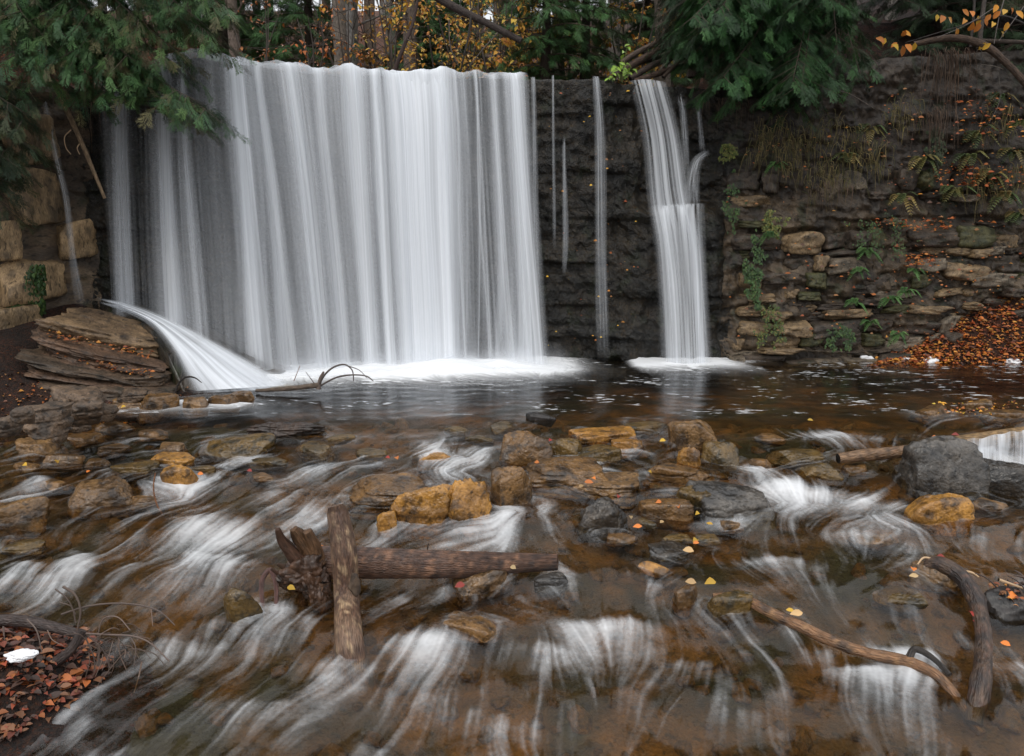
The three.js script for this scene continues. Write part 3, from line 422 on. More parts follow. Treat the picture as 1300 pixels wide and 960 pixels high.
courses(leftCliff, { x0: -8.6, x1: -6.35, y0: 0.1, y1: 3.6, seed: 9, palettes: [[[0.62, 0.43, 0.24], [0.42, 0.29, 0.16], [0.18, 0.13, 0.08]], LIME], wMin: 0.4, wMax: 0.9, hMin: 0.4, hMax: 0.95, out: 0.04, sharp: true, skip: () => false });

// ---------- falling water ----------
const brinkN = x => { let d = 0; for (let k = -3; k <= 3; k++) d += (BRINK(x + k * 0.25 + 0.3) - BRINK(x + k * 0.25 - 0.3)) / 0.6 / 7; const l = Math.hypot(d, 1); return [-d / l, 1 / l]; };
// how thick the water runs over each part of the brink
const VEIL = curve1([[-5.75, 0.05], [-5.6, 0.17], [-5.0, 0.2], [-4.5, 0.23], [-4.0, 0.28], [-3.4, 0.36], [-2.9, 0.43], [-2.4, 0.42], [-1.9, 0.54], [-1.6, 0.8], [-1.1, 0.9], [-0.85, 0.46], [-0.6, 0.22], [-0.3, 0.28], [-0.05, 0.38], [0.1, 0.5], [0.18, 0.3], [0.25, 0.0]]);
const STRANDS = [[-5.22, 0.07, 0.5], [-4.62, 0.08, 0.5], [-4.4, 0.04, 0.3], [-3.78, 0.1, 0.5], [-3.5, 0.04, 0.3], [-3.12, 0.12, 0.38], [-2.75, 0.08, 0.3], [-2.3, 0.13, 0.42], [-1.98, 0.05, 0.25], [-1.75, 0.1, 0.35], [-1.45, 0.16, 0.45], [-1.08, 0.09, 0.5], [-0.3, 0.06, 0.35], [0.02, 0.07, 0.4], [-0.55, 0.03, 0.2]];
{ const R = rng(1234); for (let k = 0; k < 90; k++) STRANDS.push([lerp(-5.6, 0.2, R()), 0.008 + 0.05 * R() * R(), (R() < 0.6 ? 0.34 : -0.2) * R() * R()]); }
const THICK = x => { let d = VEIL(x); for (const [c, w, s] of STRANDS) { const q = (x - c) / w; if (q < 2.6 && q > -2.6) d += s * Math.exp(-q * q); } return clamp(d, 0, 1.15); };
const FX = [-5.8, 0.27];
function curtainTex(seed, gain, fine) {
  return tex(2048, 128, (u, v) => {
    const top = sstep(0.2, 0.06, v), x0 = lerp(FX[0], FX[1], u), x = x0 + 0.02 * noise(x0 * 9, v * 1.5, seed + 3) + (0.16 * noise(x0 * 1.1, v * 1.3, seed) + 0.05 * noise(x0 * 3.5, v * 2.0, seed + 1)) * v, D = Math.max(0, THICK(x) + 0.12 * noise(x * 2.3, v * 2.2, seed + 40)) * (1 - 0.1 * top) + 0.2 * top * sstep(0.0, 0.02, u) * sstep(1, 0.985, u);
    const s = 0.3 * noise(x * 9, v * 0.8, seed) + 0.42 * noise(x * 24, v * 1.3, seed + 5) + 0.36 * fine * noise(x * 55, v * 1.8, seed + 9) + 0.2 * fine * noise(x * 120, v * 2.5, seed + 11);
    return clamp((Math.pow(D, 1.6) * 0.92 + s * 0.45 * (1 - 0.5 * top) * (0.22 + 0.78 * D)) * gain * sstep(0, 0.02, u) * sstep(1, 0.98, u + 0.02 * noise(v * 6, 3, seed)), 0, 0.95);
  }, { repeat: false });
}
const waterfallMat = t => std(lin(0.84, 0.87, 0.91), { roughness: 0.6, alphaMap: t, transparent: true });
const mainFall = thing('waterfall', V(-2.6, 0, -11.2), 'wide white curtain of water pouring over the whole brink', 'waterfall');
[[0.38, 3, 0.7, 0.8], [0.55, 17, 0.66, 1.0], [0.72, 29, 0.6, 1.0]].forEach(([reach, seed, gain, fine]) => {
  const g = sheet(360, 64, (u, v) => {
    const x = lerp(FX[0], FX[1], u), [nx, nz] = brinkN(x), T0 = TOPY(x) + 0.05 + 0.09 * fbm(x * 1.5, 1, 5, 2) + 0.035 * noise(x * 5, 1, seed) + 0.02 * noise(x * 13, 1, seed + 7) , bz = BRINK(x); let out, y;
    if (v < 0.08) { out = -0.55 * (1 - v / 0.08); y = T0 + 0.015 * (0.08 - v); } else { const t = (v - 0.08) / 0.92; out = reach * (0.82 * t + 0.18 * t * t) * (1 + 0.25 * noise(x * 1.4, 2, seed)); y = T0 - (T0 + 0.06) * Math.pow(t, 1.75); }
    const fold = v < 0.06 ? 0 : sstep(0.06, 0.2, v) * (0.035 * noise(x * 4.5, v * 0.8, seed + 2) + 0.02 * noise(x * 15, v * 1.5, seed + 3) + 0.07 * noise(x * 1.2, v * 2, seed));
    const lip = 0.05 * sstep(0, 0.08, v) * noise(x * 4.5, 2, seed) * sstep(0.4, 0.08, v);
    return [x + (nx * 1.7 + 0.28 * sstep(-0.8, 0.1, x)) * out + nx * fold, y + lip, bz + nz * (out + fold), u, v];
  });
  mesh('water_sheet', recentre(g, mainFall.position), waterfallMat(curtainTex(seed, gain, fine)), mainFall);
});
T.spray = tex(512, 64, (u, v) => clamp(0.85 * Math.pow(1 - v, 1.6) * (0.75 + 0.9 * noise(u * 9, v * 2, 5) + 0.5 * noise(u * 26, v * 3, 6)) * sstep(0, 0.1, u) * sstep(1, 0.85, u) * (0.6 + 0.6 * Math.exp(-(((u - 0.68) / 0.14) ** 2))), 0, 0.7), { repeat: false });
[[0.05, 0.6, 3], [0.22, 0.45, 8], [0.4, 0.28, 12]].forEach(([out, h, sd]) => mesh('spray', recentre(sheet(90, 14, (u, v) => { const x = lerp(-4.4, 1.0, u), z = BRINK(x) + 0.72 + out + 0.08 * noise(x * 2, v, sd) - 0.1 * v; return [x, -0.02 + h * v * (0.8 + 0.4 * noise(x * 1.5, 1, sd)), z, u, v]; }), mainFall.position), waterfallMat(T.spray), mainFall));
T.ribbon = tex(256, 256, (u, v) => { const e = sstep(0, 0.22, u) * sstep(1, 0.78, u), s = 0.5 + 0.6 * noise(u * 7, v * 0.9, 3) + 0.45 * noise(u * 22, v * 1.6, 8) + 0.3 * noise(u * 60, v * 3, 2); return clamp(e * s * (0.35 + 0.65 * sstep(0, 0.12, v)) * 0.62, 0, 0.85); }, { repeat: false });
T.ribbonThin = tex(128, 256, (u, v) => { const e = sstep(0, 0.35, u) * sstep(1, 0.65, u), s = 0.36 + 0.4 * noise(u * 5, v * 1.5, 13) + 0.4 * noise(u * 14, v * 4, 18); return clamp(e * s * sstep(0, 0.15, v) * sstep(1, 0.85, v) * 0.55, 0, 0.6); }, { repeat: false });
M.ribbon = waterfallMat(T.ribbon); M.ribbonThin = waterfallMat(T.ribbonThin);
// a strip of water between two edge lines
function strip(name, edgeA, edgeB, mat, parent, nu = 14, nv = 40, bow = 0.05, seed = 1, flip = 0) {
  const A = new THREE.CatmullRomCurve3(edgeA, false, 'centripetal'), B = new THREE.CatmullRomCurve3(edgeB, false, 'centripetal');
  const g = sheet(nu, nv, (u, v) => { const a = A.getPoint(v), b = B.getPoint(v), p = a.lerp(b, u), k = Math.sin(u * Math.PI) * bow + 0.03 * noise(u * 6, v * 2, seed); return [p.x, p.y + k * 0.2, p.z + k, flip ? 1 - u : u, v]; });
  return mesh(name, recentre(g, parent.position), mat, parent);
}
const P = (px, py, z) => atZ(px, py, z);
const narrow = thing('waterfall', V(2.6, 0, -12.5), 'narrow white fall breaking on a ledge beside the limestone cliff', 'waterfall');
strip('water_sheet', [P(797, 104, -13.4), P(798, 107, -12.85), P(812, 170, -12.7), P(820, 258, -12.42), P(826, 300, -12.2), P(832, 380, -12.08), P(836, 466, -12.0)], [P(848, 107, -13.4), P(850, 110, -12.88), P(866, 170, -12.7), P(880, 255, -12.4), P(894, 300, -12.18), P(902, 380, -12.08), P(908, 466, -12.0)], M.ribbon, narrow, 40, 60, 0.1, 3);
strip('water_sheet', [P(822, 262, -12.42), P(824, 270, -12.2), P(838, 360, -12.05), P(846, 466, -11.97)], [P(898, 258, -12.36), P(897, 266, -12.16), P(900, 360, -12.02), P(902, 466, -11.95)], M.ribbon, narrow, 30, 40, 0.08, 7, 1);
strip('water_strand', [P(876, 106, -13.1), P(884, 150, -12.9), P(887, 195, -12.72)], [P(889, 106, -13.1), P(892, 150, -12.9), P(897, 195, -12.72)], M.ribbonThin, narrow, 8, 30, 0.03, 2);
strip('water_strand', [P(899, 186, -12.72), P(876, 203, -12.55), P(868, 232, -12.45), P(866, 264, -12.38)], [P(903, 196, -12.72), P(893, 208, -12.52), P(890, 236, -12.4), P(891, 266, -12.34)], M.ribbonThin, narrow, 10, 30, 0.04, 5);
strip('water_strand', [P(856, 112, -13.05), P(862, 150, -12.8), P(866, 230, -12.6)], [P(868, 112, -13.05), P(874, 150, -12.8), P(877, 230, -12.6)], M.ribbonThin, narrow, 8, 30, 0.03, 12);
const trick = (label, pts, w, mat = M.ribbonThin) => { const p0 = P(pts[0][0], 460, pts[pts.length - 1][2]); const t = thing('water_trickle', V(p0.x, 0, p0.z), label, 'waterfall', 'trickles on the dark rock wall'); strip('water_strand', pts.map(([x, y, z], k) => P(x - w[k] / 2, y, z)), pts.map(([x, y, z], k) => P(x + w[k] / 2, y, z)), mat, t, 8, 40, 0.02, pts[0][0]); return t; };
trick('thin trickle close to the edge of the wide white fall', [[676, 100, -12.9], [677, 104, -12.36], [679, 200, -12.25], [681, 340, -12.2], [682, 468, -12.1]], [8, 8, 10, 9, 10]);
trick('hair thin thread of water down the dark wall', [[702, 98, -12.9], [702, 102, -12.38], [703, 220, -12.25], [704, 320, -12.2]], [4, 4, 5, 6]);
trick('broad faint trickle midway along the dark wall', [[756, 98, -12.9], [757, 103, -12.4], [762, 180, -12.28], [763, 330, -12.22], [766, 466, -12.1]], [10, 12, 18, 18, 22]);
trick('short faint trickle low on the dark wall', [[716, 172, -12.3], [716, 200, -12.26], [718, 300, -12.22], [716, 352, -12.2]], [4, 6, 10, 6]);
trick('slender trickle dropping beside the tan cliff', [[52, 124, -11.7], [58, 132, -11.35], [72, 200, -11.2], [84, 250, -11.1], [93, 330, -11.0], [104, 396, -10.95]], [6, 9, 11, 11, 12, 20]);

// the slide over the slanting ledge
const fanA = [P(128, 386, -11.1), P(150, 394, -10.75), P(188, 414, -10.35), P(214, 448, -10.05), P(228, 478, -9.9), P(238, 500, -9.8)], fanB = [P(128, 382, -11.3), P(180, 392, -11.1), P(240, 416, -10.95), P(300, 447, -10.8), P(350, 474, -10.7), P(390, 492, -10.6)];
T.slide = tex(512, 256, (u, v) => { const s = 0.7 + 0.45 * noise(u * 6, v * 1.2, 3) + 0.34 * noise(u * 17, v * 1.8, 8) + 0.14 * noise(u * 45, v * 2.5, 2); return clamp(s * sstep(0, 0.28, u) * sstep(1, 0.8, u) * sstep(0, 0.12, v) * (0.6 + 0.4 * sstep(0.1, 0.5, u)), 0, 0.92); }, { repeat: false });
const slide = thing('water_slide', V(-4.3, 0, -10.3), 'white water sliding down a slanting ledge beside the slanted boulder', 'waterfall');
strip('water_sheet', fanA, fanB, waterfallMat(T.slide), slide, 60, 50, 0.12, 4);
strip('water_sheet', fanA.map(p => p.clone().add(V(0.06, 0.04, 0.03))), fanB.map(p => p.clone().add(V(0, 0.06, 0.08))), waterfallMat(T.slide), slide, 60, 50, 0.16, 9, 1);
{
  const A = new THREE.CatmullRomCurve3(fanA), B = new THREE.CatmullRomCurve3(fanB);
  const g = sheet(50, 40, (u, v) => { const a = A.getPoint(v), b = B.getPoint(v); let p, w = clamp((u - 0.15) / 0.75); p = a.lerp(b, w); const k = Math.sin(w * Math.PI) * 0.1 - 0.07 + 0.09 * fbm(p.x * 3, p.y * 3, p.z * 3, 3); if (u < 0.15) { p.y = lerp(-0.3, p.y, u / 0.15); p.z += 0.12 * (1 - u / 0.15); } if (u > 0.9) { p.z -= (u - 0.9) * 6; } return [p.x, p.y + (u < 0.15 || u > 0.9 ? 0 : k), p.z, p.x, p.y + p.z]; }, wetDark);
  const ledge = thing('sloping_ledge', V(-4.4, 0, -10.4), 'dark sloping rock ledge under the white slide', 'rock'); mesh('rock_face', recentre(g, ledge.position), M.wetStone, ledge);
}

// ---------- banks ----------
const bankLine = smooth1([[-10, -6.6], [-6.4, -7.6], [-5.3, -8.25], [-4.9, -8.75], [-4.3, -9.2], [-3.6, -9.7], [-3.2, -10.1]], 0.2);
const leftBankY = (x, z) => { const d = bankLine(x) - z; return level(x, z) - 0.16 + 0.24 * sstep(-0.15, 0.5, d) * Math.min(1, d + 0.4) + 0.26 * Math.max(0, d) * sstep(-4.9, -6.4, x) + 0.09 * fbm(x * 2.2, z * 2.2, 3, 4); };
const litterColour = (k = 1) => q => { const a = fbm(q[0] * 2, q[2] * 2, 3, 4, 0.6), b = fbm(q[0] * 5, q[2] * 5, 9, 3); return mix3(mix3([0.1 * k, 0.06 * k, 0.035 * k], [0.045 * k, 0.03 * k, 0.02 * k], sstep(-0.2, 0.25, a)), [0.16 * k, 0.065 * k, 0.025 * k], 0.6 * sstep(0.1, 0.35, b)); };
struct(tag(mesh('bank_ground', sheet(120, 110, (u, v) => { const x = lerp(-11, -3.6, u), z = lerp(-11.9, -6.0, v); return [x, leftBankY(x, z), z, x, z]; }, litterColour()), M.earth), 'brown muddy bank strewn with rubble and fallen leaves'));
const pileY = (x, z) => -0.12 + 1.0 * sstep(5.5, 8.3, x) * sstep(-12.0, -12.9, z) + 0.12 * sstep(5.5, 5.9, x) * sstep(-11.95, -12.2, z) + 0.05 * fbm(x * 3, z * 3, 8, 3);
struct(tag(mesh('leafy_bank_ground', sheet(70, 40, (u, v) => { const x = lerp(5.3, 12, u), z = lerp(-13.4, -11.7, v); return [x, pileY(x, z), z, x, z]; }, litterColour(1.3)), M.earth), 'low bank at the cliff foot buried in orange leaves'));

// forest floor above the brink
const floorY = (x, z) => { const d = Math.max(0, BRINK(clamp(x, -9, 12)) - z); const side = 0.9 * sstep(2.4, 5.0, x) * sstep(0.2, 2.2, d) + 0.5 * sstep(-5.2, -7, x) * sstep(0.2, 2, d); return TOPY(x) - 0.06 + side + 0.05 * Math.min(d, 4) + 0.25 * Math.max(0, d - 5) * sstep(4, 12, d) + 0.2 * fbm(x * 0.4, z * 0.4, 3, 3) * sstep(0.5, 3, d) + (x > 4 ? 0.25 * sstep(1, 6, d) * (x - 4) * 0.3 : 0); };
struct(tag(mesh('forest_ground', sheet(160, 150, (u, v) => { const x = lerp(-46, 46, u), d = 0.3 + 60 * Math.pow(v, 1.8), z = BRINK(clamp(x, -9, 12)) - d; return [x, floorY(x, z) - (v === 0 ? 0.2 : v < 0.05 ? 0.03 : 0), z, x, z]; }, q => litterColour(lerp(3.4, 1.0, sstep(3.5, 5.5, q[0])))(q)), M.earth), 'leaf covered forest slope rising behind the brink'));

// ---------- leaf, spray and frond shapes ----------
function template(list) { const m = new MB(); list(m); return { p: m.p, n: m.n, u: m.u, i: m.i }; }
const LEAF = [0, 1, 2].map(k => template(m => { // a curled oval leaf, 1 long, along +x
  const R = rng(40 + k), W = [0.02, 0.24, 0.3, 0.2, 0.0], curl = 0.12 + 0.2 * k, mid = [], a = [], b = [];
  for (let s = 0; s < 5; s++) { const x = s / 4, y = -curl * (x - 0.45) ** 2 + 0.06 * R(), w = W[s] * (0.85 + 0.3 * R()); mid.push(m.vert(x, y, 0, 0, 1, 0, x, 0.5, [1, 1, 1])); a.push(m.vert(x, y + w * (0.25 + 0.3 * k), w, 0, 0.9, -0.35, x, 0, [1, 1, 1])); b.push(m.vert(x, y + w * 0.3 * (1 + R()), -w, 0, 0.9, 0.35, x, 1, [1, 1, 1])); }
  for (let s = 0; s < 4; s++) { m.tri(mid[s], a[s], mid[s + 1]); m.tri(a[s], a[s + 1], mid[s + 1]); m.tri(mid[s], mid[s + 1], b[s]); m.tri(b[s], mid[s + 1], b[s + 1]); }
}));
const SPRAY = [0, 1, 2].map(k => template(m => { // a flat feathery fan of scaly twigs, 1 long
  const R = rng(60 + k), up = [1, 1, 1];
  const blade = (x, z, ax, az, l, w) => { const lx = -az, lz = ax, d = 0.14 * (R() - 0.65), y = -0.22 * x * x; const v = (px, pz, py) => m.vert(px, py, pz, 0.5 * (R() - 0.5), 1, 0.5 * (R() - 0.5), px, pz, up), q = [v(x, z, y), v(x + ax * l * 0.55 + lx * w, z + az * l * 0.55 + lz * w, y + d * 0.5), v(x + ax * l, z + az * l, y + d), v(x + ax * l * 0.55 - lx * w, z + az * l * 0.55 - lz * w, y + d * 0.5)]; m.tri(q[0], q[1], q[2]); m.tri(q[0], q[2], q[3]); };
  for (let s = 0; s < 8; s++) { const x = 0.08 + s * 0.112, l = 0.46 * Math.sin(0.55 + s * 0.3) * (0.6 + 0.65 * R()); for (const sg of [-1, 1]) { const an = 0.7 + 0.4 * (R() - 0.5), ca = Math.cos(an), sa = sg * Math.sin(an); blade(x, 0, ca, sa, l, 0.016); for (let q = 1; q < 4; q++) { const f = q * 0.25 * l; if (l > 0.16) for (const e of [-1, 1]) { const b = an * sg + e * 0.62; blade(x + ca * f, sa * f, Math.cos(b), Math.sin(b), l * (0.5 - 0.1 * q) * (0.7 + 0.5 * R()), 0.013); } } } }
  blade(0, 0, 1, 0, 1.08, 0.014);
}));
function orient(dir, up, roll) { const x = dir.clone().normalize(), y = up.clone().addScaledVector(x, -up.dot(x)).normalize(), z = x.clone().cross(y); const m = new THREE.Matrix4().makeBasis(x, y, z); if (roll) m.multiply(new THREE.Matrix4().makeRotationX(roll)); return m; }
class Scatter { constructor() { this.m = []; this.c = []; this.t = []; } addTemplate(t, m, c) { this.m.push(m); this.c.push(c); this.t.push(t); } get count() { return this.m.length; }
  build(name, mat, parent) { for (const t of new Set(this.t)) { const ids = []; this.t.forEach((q, k) => { if (q === t) ids.push(k); }); if (!t.geo) { const g = new THREE.BufferGeometry(); g.setAttribute('position', new THREE.Float32BufferAttribute(t.p, 3)); g.setAttribute('normal', new THREE.Float32BufferAttribute(t.n, 3)); g.setAttribute('uv', new THREE.Float32BufferAttribute(t.u, 2)); g.setIndex(t.i); t.geo = g; } const im = shadows(new THREE.InstancedMesh(t.geo, mat, ids.length)); const off = new THREE.Matrix4().makeTranslation(-parent.position.x, -parent.position.y, -parent.position.z); ids.forEach((k, i) => { im.setMatrixAt(i, off.clone().multiply(this.m[k])); im.setColorAt(i, lin(...this.c[k])); }); im.name = name; im.userData.kind = 'stuff'; parent.add(im); } } }
function put(mb, t, pos, dir, up, s, col, roll = 0) { const m = orient(dir, up, roll); m.scale(V(s, s, s)); m.setPosition(pos); mb.addTemplate(t, m, col); }
const vary = (c, R, a = 0.35) => { const k = 1 + a * (R() * 2 - 1), h = 0.12 * (R() - 0.5); return [c[0] * k * (1 + h), c[1] * k, c[2] * k * (1 - h)]; };
const AUTUMN = [[0.30, 0.085, 0.02], [0.40, 0.12, 0.022], [0.22, 0.055, 0.02], [0.15, 0.06, 0.025], [0.28, 0.13, 0.05], [0.48, 0.2, 0.03], [0.1, 0.045, 0.025]], YELLOW = [[0.62, 0.36, 0.03], [0.55, 0.27, 0.025], [0.6, 0.42, 0.06], [0.45, 0.17, 0.02]];
const pick = (a, R) => a[Math.floor(R() * a.length)];
function litterMesh(name, parent, n, seed, place, pal, size, mat = M.leaf) { const R = rng(seed), mb = new MB(); for (let k = 0; k < n; k++) { const q = place(R, k); if (!q) continue; const [p, nrm] = q, d = V(R() - 0.5, 0, R() - 0.5).normalize(); const up = (nrm || V(0, 1, 0)).clone().add(V((R() - 0.5) * 1.1, (R() - 0.5) * 0.3, (R() - 0.5) * 1.1)).normalize(); put(mb, LEAF[k % 3], p, d, up, size * (0.45 + 1.0 * R() * R() + 0.2 * R()), vary(pick(pal, R), R)); } const g = mb.geometry(); if (parent !== scene) recentre(g, parent.position); return stuff(mesh(name, g, mat, parent)); }

// ---------- cedars ----------
M.needleCopies = std(lin(1, 1, 1), { roughness: 0.65 });
const CEDAR = [[0.05, 0.12, 0.032], [0.04, 0.1, 0.032], [0.075, 0.145, 0.04], [0.03, 0.075, 0.028], [0.1, 0.09, 0.035]];
function bough(mb, wood, a, b, sag, R, { size = 0.24, gap = 0.05, from = 0.25, subs = 0.5, pal = CEDAR, thick = 0.02 } = {}) {
  const mid = a.clone().lerp(b, 0.5).add(V(0, sag, 0)), pts = spline([a, mid, b], 14), L = a.distanceTo(b);
  wood.tube(pts, pts.map((_, k) => lerp(thick, 0.003, k / 14)), 5, [0.07, 0.05, 0.035], { cap: false });
  const N = Math.max(6, Math.round(L / gap)), crv = new THREE.CatmullRomCurve3(pts), up = V(0, 1, 0);
  for (let k = Math.floor(N * from); k <= N; k++) {
    const t = k / N, p = crv.getPoint(t), d = crv.getTangent(t), side = d.clone().cross(up).normalize(), w = 0.75 + 0.5 * R();
    for (const sg of [-1, 1]) { const q = d.clone().multiplyScalar(0.55 + 0.6 * R()).addScaledVector(side, sg * (0.4 + 0.8 * R())).add(V(0, -0.15 - 0.45 * R(), 0)).normalize(); put(mb, pick(SPRAY, R), p.clone().addScaledVector(q, 0.02), q, up.clone().add(V((R() - 0.5) * 0.9, 0, (R() - 0.5) * 0.9)), size * w * (1.15 - 0.45 * t), vary(pick(pal, R), R));
      if (R() < subs) { const e = p.clone().addScaledVector(side, sg * size * (0.7 + 1.1 * R())).addScaledVector(d, size * 0.8).add(V(0, -size * (0.2 + 0.6 * R()), 0)); wood.tube([p, e], [0.006, 0.002], 3, [0.07, 0.05, 0.035], { cap: false }); for (let j = 0; j < 4; j++) { const f = 0.35 + 0.22 * j, qq = e.clone().sub(p).normalize().add(V((R() - 0.5) * 1.1, -0.25 * R(), (R() - 0.5) * 1.1)).normalize(); put(mb, pick(SPRAY, R), p.clone().lerp(e, f), qq, up.clone().add(V((R() - 0.5), 0, (R() - 0.5))), size * (0.65 + 0.4 * R()), vary(pick(pal, R), R)); } } }
  }
}
function cedar(base, h, seed, label, { trunkR = 0.14, lean = V(0, 0, 0), boughs = [], ring = 0, ringR = 1.4, ringFrom = 0.05, size = 0.24, gap = 0.06, pal = CEDAR, group, subs = 0.5 } = {}) {
  const R = rng(seed), t = thing('cedar_tree', base, label, 'tree', group), tr = new MB(), cr = new Scatter(), wd = new MB();
  const top = base.clone().add(V(0, h, 0)).add(lean), axis = new THREE.CatmullRomCurve3([base.clone().add(V(0, -0.3, 0)), base.clone().lerp(top, 0.35).add(V(0.12 * (R() - 0.5), 0, 0.12 * (R() - 0.5))), base.clone().lerp(top, 0.7), top]), tp = axis.getPoints(18);
  tr.tube(tp, tp.map((_, k) => trunkR * (k === 0 ? 1.5 : 1.1 - k / 18)), 10, [0.1, 0.07, 0.05], { jitter: 0.15, seed, cap: false });
  for (const [from, to, sag] of boughs) bough(cr, wd, axis.getPoint(from), to, sag ?? 0.15, R, { size, gap, pal, subs });
  for (let k = 0; k < ring; k++) { const f = ringFrom + (0.97 - ringFrom) * (k / ring), an = k * 2.4 + R(), l = ringR * (1.05 - f) * (0.7 + 0.5 * R()) + 0.15, a = axis.getPoint(f), b = a.clone().add(V(Math.cos(an) * l, -0.12 * l + 0.25 * (f - 0.4) * l, Math.sin(an) * l)); bough(cr, wd, a, b, 0.06, R, { size, gap, from: 0.12, pal, subs }); }
  mesh('trunk', recentre(tr.geometry(), base), M.bark, t); if (wd.count) stuff(mesh('twigs', recentre(wd.geometry(), base), M.twig, t)); cr.build('crown', M.needleCopies, t);
  return t;
}
{ // boughs hanging over the tan cliff and the edge of the wide fall
  const R = rng(11), B = []; const tgt = (px, py, z, f, sag) => B.push([f, P(px, py, z), sag ?? 0.2]);
  for (const [px, py, z] of [[30, 20, -9.6], [70, 35, -9.8], [110, 15, -10], [140, 40, -10.1], [175, 25, -10.2], [205, 50, -10.3], [240, 15, -10.6], [285, 8, -10.8], [265, 40, -10.6], [215, 75, -10.3], [190, 95, -10.2], [160, 70, -10.0], [130, 85, -10.0], [95, 70, -9.9], [60, 60, -9.7], [20, 70, -9.5], [45, 95, -9.9], [150, 105, -10.3], [235, 122, -10.2], [225, 140, -10.2], [258, 138, -10.3], [110, 110, -10.3], [80, 20, -10.8], [200, 10, -10.9], [150, 0, -10.7], [20, 0, -9.7], [60, -30, -9.8], [180, -40, -10.2], [250, -30, -10.6], [100, -60, -10]]) tgt(px + 6 * (R() - 0.5), py, z, 0.1 + 0.25 * clamp((150 - py) / 200) + 0.05 * R());
  cedar(V(-7.9, 4.1, -11.4), 9, 21, 'cedar leaning out over the tan cliff, boughs across the fall', { trunkR: 0.2, lean: V(0.8, 0, 0.4), boughs: B, ring: 46, ringR: 3.0, ringFrom: 0.38, size: 0.27, gap: 0.075 });
  const B2 = []; for (const [px, py, z] of [[10, 130, -9.4], [5, 165, -9.3], [30, 150, -9.6], [15, 200, -9.4], [-5, 230, -9.3], [35, 185, -9.7], [-10, 190, -9.1], [8, 265, -9.6], [25, 225, -9.8], [-20, 150, -9.1], [40, 120, -9.8]]) B2.push([0.4 + 0.2 * R(), P(px, py, z), 0.1]);
  cedar(V(-8.2, 2.9, -9.9), 3.5, 22, 'small dark cedar clinging to the tan cliff edge', { trunkR: 0.07, boughs: B2, ring: 14, ringR: 1.3, ringFrom: 0.4, size: 0.2, gap: 0.06, pal: [[0.03, 0.055, 0.025], [0.025, 0.045, 0.02], [0.045, 0.06, 0.02]] });
}
{ // the dark cedar over the limestone cliff
  const R = rng(12), B = [];
  for (let k = 0; k < 46; k++) { const px = 868 + 250 * R(), lim = 60 + 75 * Math.sin(clamp((px - 850) / 290) * 3.1), py = -40 + (lim + 40) * Math.pow(R(), 0.7); B.push([0.12 + 0.2 * clamp((130 - py) / 200) + 0.06 * R(), P(px, py, -12.9 + 1.3 * R()), 0.12]); }
  cedar(V(4.9, 4.6, -13.7), 9.5, 31, 'dark cedar rooted on the limestone cliff, boughs hanging over it', { trunkR: 0.2, lean: V(-0.3, 0, 0.5), boughs: B, ring: 44, ringR: 3.0, ringFrom: 0.38, size: 0.26, gap: 0.07, pal: [[0.026, 0.085, 0.02], [0.02, 0.06, 0.017], [0.04, 0.115, 0.026], [0.018, 0.045, 0.015]] });
  const B2 = []; for (let k = 0; k < 16; k++) B2.push([0.15 + 0.25 * R(), P(860 + 70 * R(), -20 + 95 * R(), -13.6 + 0.8 * R()), 0.1]);
  cedar(V(3.2, 4.9, -14.6), 6, 32, 'slim cedar behind the narrow fall', { trunkR: 0.1, boughs: B2, ring: 26, ringR: 1.6, ringFrom: 0.35, size: 0.24, gap: 0.075, pal: [[0.025, 0.06, 0.02], [0.03, 0.05, 0.022]] });
  cedar(V(7.3, 4.9, -14.6), 4, 34, 'small dark cedar behind the root curtain', { trunkR: 0.08, ring: 60, ringR: 1.5, ringFrom: 0.02, size: 0.24, gap: 0.08, pal: [[0.03, 0.06, 0.02], [0.025, 0.045, 0.02]] });
  cedar(V(9.3, 4.9, -14.0), 4, 35, 'dark bushy cedar at the end of the cliff top', { trunkR: 0.08, ring: 60, ringR: 1.6, ringFrom: 0.02, size: 0.24, gap: 0.08, pal: [[0.03, 0.055, 0.02], [0.05, 0.045, 0.02]] });
  cedar(V(8.6, 5.4, -15.4), 9, 33, 'tall cedar above the leaf buried bank', { trunkR: 0.2, ring: 50, ringR: 3.2, ringFrom: 0.22, size: 0.3, gap: 0.09, subs: 0.6 });
}
